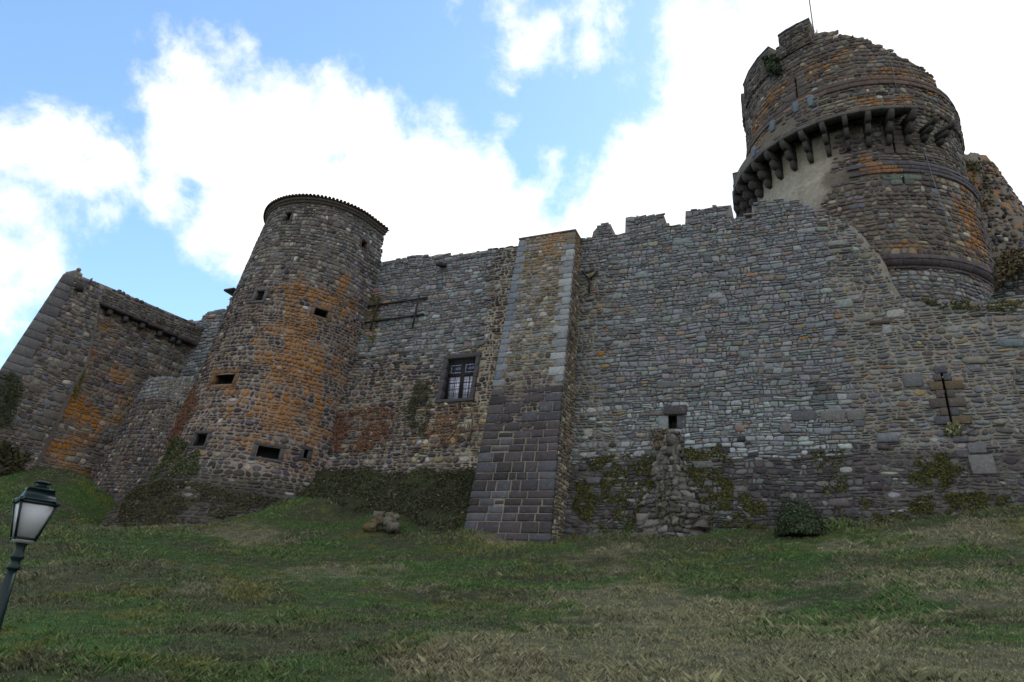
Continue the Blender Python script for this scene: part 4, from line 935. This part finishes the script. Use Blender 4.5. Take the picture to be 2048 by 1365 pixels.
for i, a in enumerate(SL):
    recess(kp, S_keep, *a, depth=.7)
    z = a[2]-.1; k = 0
    while z < a[3]+.05:
        h = .3
        for sgn in (-1, 1):
            w = (.75 if (k % 2) else .42)+.1*rr.random(); x0, x1 = (a[0]-w, a[0]) if sgn < 0 else (a[1], a[1]+w)
            block(kp, S_keep, x0, x1, z+.006, z+h-.006, -.2, .075+.015*rr.random(), tuple(np.array([.10, .082, .075] if i < 2 else [.10, .12, .10])*(.8+.4*rr.random())), 'quoin', bev=.02, lichen=.35 if (i == 0 and sgn < 0) or i == 1 else .12)
        z += h; k += 1
# merlons on the crown
S_cr = ring_surf(*KC, KA, lambda v: np.full(np.shape(v), 5.66))
def merlon(u0, u1, z0, z1a, z1b, name, surf=S_cr, parent=kp, th=.55, cope=True, nn=18):
    us = np.linspace(u0, u1, 10); zt_ = np.linspace(z1a, z1b, 10)
    core(parent, surf, us, z0, zt_, k_mortar, th, name=name, seed=3, dv=.18)
    tf = tab(us, zt_)
    def s_(u, v, r):
        d = k_style(u, v, r); d['keep'] = (v < tf(u)+.3) & (v > z0) & (u > u0) & (u < u1); return d
    stones(parent, surf, lay(u0, u1, z0, max(z1a, z1b), (.17, .3), (.22, .5), split=.2, seed=int(abs(u0*10))+5), s_, seed=int(abs(u0*7))+2, nind=nn, topf=tf)
    if cope:
        for i in range(0, 9, 3): block(parent, surf, us[i], us[i+3]-.01, (zt_[i]+zt_[i+3])/2+.0, (zt_[i]+zt_[i+3])/2+.14, -th, .07, (.075, .08, .09), 'coping')
mb0 = S_cr.find(1556, 74, -5, 32); mb1 = S_cr.find(1619, 40, -3, 33)
print('merlon', mb0, mb1)
merlon(mb0[0], mb1[0], KZL-1.2, mb0[1], mb1[1], 'merlon')
ma1 = S_cr.find(1538, 97, -5.5, 32)
merlon(ma1[0]-3.2, ma1[0], KZL-1.6, ma1[1]-.05, ma1[1]+.05, 'merlon'); merlon(ma1[0]-5.6, ma1[0]-4.0, KZL-1.6, ma1[1]-.1, ma1[1], 'merlon', nn=4)
tube('flagpole', [az(KA-180+180-math.degrees(mb1[0]/5.7))*4.9+np.array([*KC, KZL-1]), az(KA-math.degrees(mb1[0]/5.7))*4.9+np.array([*KC, KZL+6])], .035, 'zinc', None, 6)
tag(bpy.data.objects['flagpole'], 'thin bare flagpole rising above the keep parapet', 'pole')
# lightning cable down the keep
cp = [on(S_keep, x, y, .22, 2, 25) for x, y in ((1772, 110), (1783, 150), (1790, 190))]+[on(S_keep, x, y, .2, 3, 22) for x, y in ((1842, 300), (1856, 350), (1873, 400), (1893, 460), (1915, 520))]
o = tube('lightning_cable', cp[:3], .013, 'zinc', None, 5); tag(o, 'thin pale metal cable running down the upper part of the keep', 'cable')
o = tube('lightning_cable', cp[3:], .013, 'zinc', None, 5); tag(o, 'thin pale metal cable running down the keep below the corbelled gallery', 'cable')
o = tube('safety_rail', [on(S_keep, x, y, -.3, 1, 31)+np.array([0, 0, .5]) for x, y in ((1695, 84), (1715, 88), (1735, 95), (1760, 112), (1775, 121))], .018, 'zinc', None, 5); tag(o, 'thin curved handrail along the broken top of the keep', 'railing')
# ------------------------------------------------------------------ corbelled gallery
ga = thing('machicolation_gallery', 'corbelled stone fighting gallery curving round the left side of the keep', 'gallery', np.array([*KC, GZ]))
ge = S_gal.find(1831, 211, 1, 25.7)[0]; gt = S_gal.finds([(1520, 288), (1548, 250), (1588, 205), (1620, 190), (1623, 196), (1700, 188), (1760, 183), (1828, 196)], -4, 27)
print('gal', ge, np.round(gt, 2))
gu, gzz = interp_prof(gt[np.argsort(gt[:, 0])]); gu = np.concatenate([[-13, gu[0]-1.5], gu]); gzz = np.concatenate([[gzz[0]-.1, gzz[0]], gzz]); gf = tab(gu, gzz)
us = np.arange(-11.5, ge+.01, .2)
g_m = lambda u, v: rgba(np.array([.15, .13, .105])*(.75+.5*fbm(u, v, 52)[:, None]), .2)
core(ga, S_gal, us, GZ, gf(us), g_m, .30, seed=17, dv=.15, rough=.02, name='gallery_wall_core')
V = np.concatenate([S_gal.p(us, gf(us)-.02), S_keep.at(us, gf(us)+.55, np.full(len(us), -.1))]); K = len(us)
mesh_obj('weathering_slope', V, [(i, i+1, K+i+1, K+i) for i in range(K-1)], M['mortar'], ga, np.tile([.12, .10, .09, .3], (2*K, 1)))
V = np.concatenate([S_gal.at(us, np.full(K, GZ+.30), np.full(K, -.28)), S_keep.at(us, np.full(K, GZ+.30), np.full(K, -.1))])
mesh_obj('vault_shade_band', V, [(i, i+1, K+i+1, K+i) for i in range(K-1)], M['dark'], ga)  # vault set low and near-black to paint the shade behind the rim
def g_style(u, v, r):
    d = k_style(u, v, r); d['keep'] = (v < gf(u)) & (u < ge) & (v > GZ+.14) & (r.random(len(u)) > .8*ss(-1.5, -2.5, u)*(1-ss(26.4, 26.9, v)))
    d['col'][:, 3] = .18+.3*(fbm(u, v, 4) > .6)+.3*blob(u, v, (-5., 27.), (2., .6), 6); d['dep'] = .045; return d
stones(ga, S_gal, lay(-11, ge, GZ+.12, 29, (.16, .28), (.2, .55), split=.3, seed=101, wav=.02), g_style, seed=101, nind=90)
a = -11.4
while a < ge-.2:
    w = min(.8+.3*rr.random(), ge-a); block(ga, S_gal, a+.005, a+w-.005, GZ-.06, GZ+.13, -.45, .07, tuple(np.array([.10, .095, .09])*(.85+.3*rr.random())), 'rim_slab', bev=.02); a += w
for (x, y) in ((1545, 250), (1592, 212), (1621, 200), (1508, 302)):
    q_ = S_gal.find(x, y, -4, 27); block(ga, S_gal, q_[0]-.12, q_[0]+.12, q_[1]-.45, q_[1]+.25, -.3, .09, (.13, .16, .19), 'quoin')
def corbel(parent, u, k0=1.):
    d = az(KA-math.degrees(u/5.7)); t = np.cross([0, 0, 1.], d); c0 = np.array([*KC, 0.]); V = []; F = []
    for k, (ro, zlo, zhi) in enumerate(((5.92, GZ-1.55, GZ-1.06), (6.28, GZ-1.06, GZ-.56), (6.62, GZ-.56, GZ-.062))):
        prof = [(5.4, zhi), (ro, zhi), (ro+.02, (zlo+zhi)/2+.02), (ro-.10, zlo+.04), (ro-.2, zlo), (5.4, zlo)]; b = len(V); ro = 5.7+(ro-5.7)*k0; w = .118-.008*(2-k)
        for s_ in (-1, 1):
            for (r_, z_) in prof:
                z_ = z_-(.006 if z_ == zhi else 0); z_ = z_ if k0 == 1 else GZ-.75+(z_-GZ+.75)*.5
                V.append(c0+d*r_+t*s_*w+np.array([0, 0, z_]))
        n = len(prof); F += [tuple(b+i for i in range(n))[::-1], tuple(b+n+i for i in range(n))]+[(b+i, b+(i+1) % n, b+n+(i+1) % n, b+n+i) for i in range(n)]
    V = np.array(V); return mesh_obj('corbel', V, F, M['stone'], parent, np.tile([.062, .056, .054, .05], (len(V), 1)), origin=V.mean(0))
c1 = S_gal.find(1832, 212, 1, 25.7)[0]-.12; c2 = S_gal.find(1785, 212, 0, 25.7)[0]; stp = .93; print('corbel step', stp)
u = c1
while u > -10: corbel(ga, u); u -= stp
for k in (1, 2): corbel(ga, c1+stp*k, .2)
# merlon of the gallery at its left end
merlon(-10.2, -8.9, GZ+.1, GZ+2.9, GZ+2.9, 'merlon', surf=S_gal, parent=ga, th=.4, nn=5)
# ------------------------------------------------------------------ ruined annex and mossy wall at the right edge
an_ = thing('ruined_wall', 'crumbling mortar-rich rubble wall leaning on the right side of the keep', 'ruin', np.array([26.5, 33.9, 13.]))
aus = np.arange(-9, 9.1, .25)
ANT = S_annex.find(1962, 306, 4, 28)[1]; print('annex top', ANT)
core(an_, S_annex, aus, 5, min(max(ANT, 27), 30)+.7*(fbm(aus*1.1, aus*0, 9, 3)-.5)-.15, lambda u, v: rgba(np.array([.17, .15, .12])*(.7+.6*fbm(u, v, 62)[:, None]), .20+.3*(v > 22)*(fbm(u, v, 3) > .5)), .8, seed=19, dv=.2, rough=.10, back=False)
def an_style(u, v, r):
    n = len(u); c = pick(r, n, BASALT, [3, 4, 4, 3, 2, 1, .8]); return dict(col=rgba(c, .15+.3*blob(u, v, (0, 25), (6, 4), 8)), gap=.05, rnd=.65, dep=.08, keep=(r.random(n) > .25) & (v < 28))
stones(an_, S_annex, lay(-9, 9, 12.5, 28, (.25, .42), (.28, .6), split=.15, seed=111, wav=.1), an_style, seed=111, nind=120)
mw = thing('upper_wall', 'dark mossy rubble wall rising at the right edge above the ledge', 'wall', S_moss.p(8.5, 13.))
mt = S_moss.finds([(1978, 603), (1990, 580), (2003, 560), (2030, 540), (2060, 522), (2200, 500)], 8, 14); mtf = tab(mt[:, 0], mt[:, 1])
us = np.arange(mt[0, 0], 24, .2); core(mw, S_moss, us, 6, mtf(us), lambda u, v: rgba(np.array([.07, .065, .055])*np.ones((len(u), 1)), .1), 1., seed=20, dv=.2, rough=.05)
stones(mw, S_moss, lay(mt[0, 0], 24, 12.7, 18, (.2, .36), (.25, .6), split=.2, seed=112), lambda u, v, r: dict(col=rgba(pick(r, len(u), SLATE, [3, 3, 4, 1, 1, 1])*.8, .05), gap=.03, rnd=.5, dep=.08, keep=v < mtf(u)), seed=112, nind=50)
# ------------------------------------------------------------------ broken pier stump against the main wall
def st_r(v): return np.interp(v, [3.8, 5.4, 6.3, 7.6, 9.0, 9.9], [1.35, 1.12, .62, .50, .36, .20])
sc0 = [S_main.find(1345, 1060, -6, 5)[0], S_main.find(1340, 880, -6, 9)[0]]
S_stump = Surf(bc(lambda u, v: S_main.p(np.interp(v, [4.5, 9.2], sc0)+np.sin(u)*st_r(v)*(1+1.5*(fbm(u*2.4+5, v*1.6, 9, 3)-.5)), v)-NV*(np.cos(u)*st_r(v)*(.75+.5*(fbm(u*1.5, v*2, 10)-.5)))[..., None]))
sp_ = thing('broken_pier', 'broken stump of a rubble pier below the small square drain hole', 'ruin', S_stump.p(0., 4.5))
core(sp_, S_stump, np.linspace(-1.7, 1.7, 26), 3.6, NICHE[2]-.22, lambda u, v: rgba(np.array([.11, .10, .085])*(.5+1.*fbm(u*2, v*2, 72)[:, None]), .0), .3, seed=22, dv=.12, rough=.09, back=False)
S_stu = Surf(S_stump.f)
stones(sp_, S_stump, lay(-1.6, 1.6, 4.0, NICHE[2]-.3, (.16, .32), (.25, .5), split=.1, seed=121, wav=.1), lambda u, v, r: dict(col=rgba(pick(r, len(u), [(.095, .09, .082), (.07, .065, .06), (.14, .132, .12), (.05, .045, .04)], [3, 3, 1.2, 2]), .0), gap=.012, rnd=.35, dep=.11, keep=r.random(len(u)) < .85), seed=121, nind=80)
ivy('moss and dead growth caught on the broken pier', S_stump, [(1300, 1060), (1400, 1060), (1375, 960), (1350, 880), (1325, 960)], 1500, [(.05, .048, .02), (.09, .08, .05), (.035, .035, .02)], .045, 31, 0, 7, 'moss', 'moss', (.02, .15), .5)
# ------------------------------------------------------------------ boulder heap on the slope
def boulder(name, c, s, seed, col, parent, lich=.1):
    r = np.random.default_rng(seed); V = []; n = 8; m_ = 5
    for i in range(m_+1):
        ph = -pi/2+pi*i/m_
        for j in range(n):
            th = 2*pi*j/n+.3*i; q_ = np.array([cos(ph)*cos(th), cos(ph)*sin(th), sin(ph)]); q_ = np.sign(q_)*np.abs(q_)**.75*(1+.55*(r.random()-.5)); V.append(c+q_*s)
    f = [(i*n+j, i*n+(j+1) % n, (i+1)*n+(j+1) % n, (i+1)*n+j) for i in range(m_) for j in range(n)]
    return mesh_obj(name, np.array(V), f, M['stone'], parent, np.tile([*col, lich], (len(V), 1)), origin=c)
def ghit(x, y, d0=8., d1=40.):
    dd = np.arange(d0, d1, .05); d = ray(x, y); h = np.hypot(d[0], d[1]); P = np.stack([d[0]/h*dd, d[1]/h*dd, d[2]/h*dd], -1); g_ = gz(P[:, 0], P[:, 1]); k = np.argmax(g_ > P[:, 2]); q = P[k if k else -1].copy(); q[2] = g_[k]; return q
bh = ghit(768, 1062); hp = thing('rock_heap', 'small heap of pale and ochre rocks half sunk in the grass below the window', 'rocks', bh)
rr = np.random.default_rng(12)
for k in range(28):
    lvl = [0]*13+[1]*10+[2]*5; l = lvl[k]; d = TV*rr.uniform(-.68+.14*l, .68-.14*l)-NV*rr.uniform(-.2, .35-.1*l)
    s = np.array([.20, .20, .15])*(.6+.8*rr.random()); boulder('boulder', bh+d+np.array([0, 0, .10+.24*l]), s, 100+k, [(.12, .10, .065), (.13, .12, .10), (.08, .072, .06), (.14, .10, .045)][rr.integers(4)], hp, .15)
# ------------------------------------------------------------------ plants
IVY = [(.018, .030, .014), (.030, .045, .018), (.012, .020, .012), (.05, .06, .03)]
def bush(name, label, px, py, dist, rx, rz, n, pal, size=.06, seed=0, twigs=0, cat='bush'):
    c = at_r(px, py, dist); c[2] = gz(c[0], c[1])-.05 if dist < 33 and py > 900 else c[2]; r = np.random.default_rng(seed)
    t = thing(name, label, cat, c)
    d = r.normal(size=(n, 3)); d /= np.linalg.norm(d, axis=1, keepdims=True); d[:, 2] = np.abs(d[:, 2])*.95+.02
    lump = .78+.44*fbm(d[:, 0]*2.3+5, d[:, 2]*2.3+d[:, 1]*1.7, seed+3, 3); rad = lump*(r.random(n)**.35)*(1+.35*(r.random(n) < .06))
    P = c+d*np.array([rx, rx, rz])*rad[:, None]
    leaves('foliage', P, d, size, pal, t, seed, .45)
    for k in range(twigs):
        e = r.normal(size=3); e[2] = abs(e[2])+.6; e /= np.linalg.norm(e); L_ = max(rx, rz)*(.9+.4*r.random()); p1 = c+e*np.array([rx, rx, rz])*.5; p2 = c+e*np.array([rx, rx, rz])*1.25+r.normal(size=3)*.05
        tube('stem', [c, p1, p2], [.015, .01, .004], 'wood', t, 4)
    return t
bush('bush', 'dark dense round evergreen bush standing against the foot of the main wall', 1603, 1084, 26.7, .88, 1.30, 9000, IVY, .045, 5, 40)
ivy('narrow green ivy climbing beside the left of the grilled window', S_left, [(830, 770), (862, 755), (868, 800), (850, 872), (826, 875), (815, 830)], 2600, [(.03, .048, .02), (.045, .055, .028), (.02, .03, .015), (.06, .045, .03)], .036, 3, -18, 11, thr=.46, sc=2.5, stems=3)
ivy('rust brown creeper with bare stems left of the green ivy', S_left, [(672, 830), (760, 812), (800, 830), (790, 880), (730, 905), (668, 905)], 3200, [(.16, .06, .03), (.11, .05, .03), (.19, .09, .05)], .04, 4, -21, 9, 'creeper', 'creeper', thr=.50, stems=9)
ivy('dry brown creeper hanging beneath the grilled window', S_left, [(900, 812), (968, 806), (960, 880), (860, 900), (850, 850)], 1500, [(.17, .075, .04), (.13, .07, .045)], .035, 5, -17, 9, 'creeper', 'creeper', thr=.52, stems=8)
ivy('reddish dry creeper strip on the left edge of the round tower', S_round, [(372, 775), (392, 770), (398, 800), (360, 880), (336, 890)], 2200, [(.19, .08, .045), (.14, .06, .035), (.09, .06, .035)], .04, 6, -6, 11, 'creeper', 'creeper', thr=.30)
ivy('green ivy low on the left side of the round tower', S_round, [(350, 870), (400, 895), (398, 950), (340, 960), (300, 960)], 2600, [(.045, .06, .02), (.06, .07, .03), (.03, .04, .016)], .05, 7, -5, 7, thr=.40)
ivy('green ivy covering the wing wall at the left edge', S_wup, [(-60, 745), (30, 745), (44, 775), (25, 850), (-60, 880)], 2600, [(.035, .048, .02), (.05, .062, .028), (.03, .035, .018)], .05, 8, -3, 11, thr=.42, out=(.05, .4), sc=2.2, stems=3)
ivy('dark brown-green ivy low on the wing at the left edge', S_wup, [(-60, 880), (40, 885), (66, 925), (30, 948), (-60, 950)], 2600, [(.03, .035, .016), (.05, .05, .02), (.05, .035, .02)], .07, 9, -3, 8, thr=.42, out=(.05, .35), sc=2.2)
ivy('yellowish lichen-green moss streak in the angle of the left wing', S_wlow, [(160, 740), (172, 740), (150, 805), (135, 805)], 500, [(.16, .15, .03), (.10, .10, .03)], .04, 10, 3, 12, 'moss', 'moss', thr=.3)
ivy('mossy growth low on the foot of the round tower', S_round, [(260, 990), (330, 960), (480, 985), (560, 1000), (500, 1030), (380, 1045), (240, 1060)], 7000, [(.035, .036, .016), (.045, .04, .02), (.06, .06, .02), (.028, .022, .014)], .045, 11, -3, 5, 'moss', 'moss', thr=.42)
ivy('yellow-green creeper in the angle between round tower and curtain', S_left, [(735, 560), (770, 560), (762, 640), (745, 700), (715, 700), (722, 620)], 1500, [(.10, .085, .02), (.06, .06, .02), (.14, .09, .02)], .045, 12, -22, 16, 'moss', 'moss', thr=.45)
MOSS = [(.034, .035, .009), (.050, .050, .010), (.022, .023, .010), (.065, .060, .014)]
for i, (poly, n, lab) in enumerate((([(1170, 925), (1250, 905), (1330, 915), (1320, 950), (1200, 960)], 2200, 'olive moss cushions high left of the broken pier'),
        ([(1150, 960), (1310, 960), (1290, 1050), (1180, 1062), (1140, 1030)], 4500, 'dark olive moss on the wall foot left of the broken pier'),
        ([(1365, 895), (1450, 895), (1470, 920), (1440, 960), (1370, 950)], 2400, 'olive moss cushions just right of the broken pier top'),
        ([(1380, 950), (1480, 960), (1530, 1010), (1540, 1060), (1400, 1050)], 5000, 'bright olive moss on the wall foot left of the round bush'),
        ([(1620, 905), (1700, 900), (1690, 1060), (1660, 1020)], 900, 'scattered moss tufts above the round bush'),
        ([(1810, 915), (1900, 905), (1930, 940), (1880, 990), (1820, 970)], 1900, 'olive moss tufts below the arrow slit'),
        ([(1720, 1000), (1960, 985), (2048, 1000), (1900, 1030), (1740, 1050)], 3000, 'low olive moss along the right foot of the wall'),
        ([(1830, 600), (1990, 597), (2048, 602), (2030, 625), (1880, 620)], 700, 'moss along the ledge at the right edge of the wall'))):
    P, Nn = patch(S_main, poly, n, 40+i, (.0, .09), 0, 8, .53, 2.6); P[:, 2] += .0
    t = leaves('moss', P, Nn, .038, MOSS, None, 60+i, .55, wide=.8); tag(t, lab, 'moss'); t['kind'] = 'stuff'
ivy('dead straw and vine stems draped on top of the broken pier', S_main, [(1305, 862), (1340, 862), (1345, 900), (1310, 900)], 700, [(.16, .13, .09), (.10, .08, .06)], .06, 21, -6, 9, 'dead_vine', 'vine', (.1, .35), .3, 5)
ivy('dry straw growing at the foot of the arrow slit', S_main, [(1893, 850), (1915, 845), (1925, 872), (1890, 874)], 250, [(.20, .19, .12), (.08, .09, .03)], .05, 22, 5, 9, 'tuft', 'plant', (.05, .25), .2, 3)
ivy('dark green shrub rooted high on the left of the keep', S_keep, [(1536, 118), (1560, 116), (1568, 150), (1545, 155)], 900, IVY, .09, 23, -5.5, 31, 'shrub', 'shrub', (.0, .5), .2)
ivy('brown dead brush at the right foot of the keep', S_moss, [(1985, 540), (2003, 518), (2048, 515), (2040, 545), (1990, 585)], 2600, [(.07, .05, .03), (.05, .045, .025), (.10, .075, .045)], .07, 24, 8, 15, 'brush', 'brush', (.0, .9), .25, 8)
ivy('green and orange growth on the top of the ruined wall', S_annex, [(1900, 330), (1960, 330), (1985, 400), (1960, 420), (1925, 400)], 1200, [(.06, .065, .03), (.12, .08, .03), (.04, .05, .03)], .07, 25, 3, 25, 'shrub', 'shrub', (.0, .3), .45)
r = np.random.default_rng(77); ss_ = r.uniform(-25.5, -13.9, 30000); nn_ = r.uniform(26., 28.9, 30000); ne_ = np.interp(ss_, BK[:, 0], BK[:, 1]); m_ = (nn_ > ne_-.15+.8*(fbm(ss_, nn_*3, 5)-.5)) & (fbm(ss_*1.6, nn_*2.5, 15, 3) > .42); ss_, nn_ = ss_[m_], nn_[m_]
P = NV*nn_[:, None]+TV*ss_[:, None]; P[:, 2] = gz(P[:, 0], P[:, 1])+.16*r.random(len(P))**2
o = leaves('undergrowth', P, np.tile(-NV*.7+np.array([0, 0, .7]), (len(P), 1)), .06, [(.034, .040, .018), (.048, .044, .024), (.026, .030, .015), (.075, .062, .036), (.04, .058, .022), (.12, .11, .08)], None, 78, .4, wide=.35, pw=[5, 4, 4, 1.5, 1.5, .35]); o['kind'] = 'stuff'; tag(o, 'dark low undergrowth on the steep bank below the window', 'undergrowth')
# bare twigs on the keep's broken top
for i, (x, y, lab) in enumerate(((1632, 58, 'bare twiggy shrub beside the keep turret'), (1789, 104, 'bare twigs on the keep top, the left of two sprigs'), (1816, 120, 'bare spiky twig shrub on the right of the keep top'))):
    c = on(S_keep, x, y+10, -.2, 1, 31); t = thing('bare_shrub', lab, 'shrub', c, 'bare shrubs on top of the keep'); r = np.random.default_rng(i)
    for k in range(16):
        d = r.normal(size=3)*[.5, .5, .3]+[0, 0, .8]; d = d/np.linalg.norm(d)*(.5+.5*r.random()); p1 = c+d*.5+r.normal(size=3)*.04; tube('twig', [c, p1, c+d+r.normal(size=3)*.08], [.014, .009, .004], 'wood', t, 4)
# scattered stones in the grass
rr = np.random.default_rng(19)
# ------------------------------------------------------------------ lamp post
LB = at_r(33, 1118, 9.8); ax = LB[:2]
lp = thing('street_lamp', 'dark green lantern street lamp with frosted panes at the bottom left corner', 'street lamp', np.array([ax[0], ax[1], gz(ax[0], ax[1])-.02]))
zb = LB[2]; gz0 = lp.location[2]
a0 = radians(-43); ex = np.array([cos(a0), -sin(a0), 0]); ey = np.array([sin(a0), cos(a0), 0]); ezv = np.array([0, 0, 1.])
def lz(y): # height on the post axis seen at row y
    lo, hi = gz0, gz0+8
    for _ in range(40):
        m_ = (lo+hi)/2
        if proj([ax[0], ax[1], m_])[1] > y: lo = m_
        else: hi = m_
    return lo
def lathe(name, prof, parent, mat='lampgreen', n=16, flute=0.):
    V = []; c = np.array([ax[0], ax[1], 0])
    for (r_, z_) in prof:
        for j in range(n): q_ = r_*(1-flute*(j % 2)); V.append(c+ex*q_*cos(2*pi*j/n)+ey*q_*sin(2*pi*j/n)+ezv*z_)
    K = len(prof); f = [(i*n+j, i*n+(j+1) % n, (i+1)*n+(j+1) % n, (i+1)*n+j) for i in range(K-1) for j in range(n)]+[tuple(range(n))[::-1], tuple((K-1)*n+j for j in range(n))]
    return mesh_obj(name, np.array(V), f, M[mat], parent)
zc1 = lz(1100); zc2 = lz(1118); zt1 = lz(1090); zbot = lz(1078); ztop_ = lz(1008); zh1 = lz(978); zh2 = lz(966)
print('lamp', gz0, zt1, zbot, ztop_, proj([ax[0], ax[1], ztop_]), proj([ax[0], ax[1], zbot]))
lathe('post', [(.14, gz0), (.14, gz0+.25), (.10, gz0+.3), (.075, gz0+.6), (.047, zc2-.12)], lp, n=24, flute=.10)
lathe('post_collar', [(.050, zc2-.121), (.068, zc2-.11), (.068, zc2-.08), (.048, zc2-.06), (.05, zc2-.01), (.072, zc2+.01), (.072, zc2+.03), (.052, zc2+.05), (.05, zc1+.03), (.06, zc1+.06), (.084, zc1+.10), (.084, zc1+.135), (.04, zc1+.14)], lp)
wb, wt_ = .102, .180
zlb = zbot; 
def sq(w, z): return [np.array([ax[0], ax[1], z])+ex*i*w+ey*j*w for i, j in ((-1, -1), (1, -1), (1, 1), (-1, 1))]
cb_ = sq(wb, zlb); ct = sq(wt_, ztop_)
for i in range(4):   # curved bracket arms from the collar to the lower corners
    p0 = np.array([ax[0], ax[1], zc1+.13]); e = cb_[i]-np.array([ax[0], ax[1], zlb]); e_ = e
    tube('bracket_arm', [p0+e_*.15, p0+e_*.62+ezv*.03, p0+e_*.92+ezv*.10, cb_[i]-ezv*.02], .013, 'lampgreen', lp, 6)
for i in range(4):
    tube('frame_bar', [cb_[i], ct[i]], .015, 'lampgreen', lp, 4); tube('frame_bar', [cb_[i], cb_[(i+1) % 4]], .014, 'lampgreen', lp, 4); tube('frame_bar', [ct[i], ct[(i+1) % 4]], .022, 'lampgreen', lp, 4)
    a_, b_, c_, d_ = [p+(np.array([ax[0], ax[1], p[2]])-p)*.035 for p in (cb_[i], cb_[(i+1) % 4], ct[(i+1) % 4], ct[i])]
    nn_ = np.cross(b_-a_, d_-a_); nn_ /= np.linalg.norm(nn_); V = np.array([a_, b_, c_, d_, a_-nn_*.006, b_-nn_*.006, c_-nn_*.006, d_-nn_*.006])
    mesh_obj('pane', V, [(0, 1, 2, 3), (7, 6, 5, 4), (0, 4, 5, 1), (1, 5, 6, 2), (2, 6, 7, 3), (3, 7, 4, 0)], M['diffuser'], lp, origin=V.mean(0))
    for p in (ct[i], ): boxo('corner_stud', p+ezv*.012, ex*.022, ey*.022, ezv*.022, 'lampgreen', lp)
def sqloft(name, prof, mat='lampgreen'):
    V = np.array([p for w, z in prof for p in sq(w, z)]); K = len(prof); f = [(i*4+j, i*4+(j+1) % 4, (i+1)*4+(j+1) % 4, (i+1)*4+j) for i in range(K-1) for j in range(4)]+[(3, 2, 1, 0), tuple((K-1)*4+j for j in range(4))]
    return mesh_obj(name, V, f, M[mat], lp)
dz = zh1-ztop_
sqloft('hood', [(wt_+.012, ztop_+.02), (wt_+.012, ztop_+.04), (wt_-.02, ztop_+.05), (wt_-.055, ztop_+dz*.85), (wt_-.045, ztop_+dz*.87), (wt_-.045, ztop_+dz*.95), (wt_-.07, ztop_+dz*.97), (.06, ztop_+dz*1.12)])
lathe('finial', [(.055, ztop_+dz*1.11), (.045, ztop_+dz*1.22), (.05, ztop_+dz*1.30), (.095, ztop_+dz*1.34), (.095, ztop_+dz*1.40), (.04, ztop_+dz*1.50), (.01, ztop_+dz*1.52)], lp)
sqloft('base_tray', [(wb-.005, zlb-.008), (wb-.005, zlb-.02), (wb*.7, zlb-.05)], 'diffuser')
print('done')
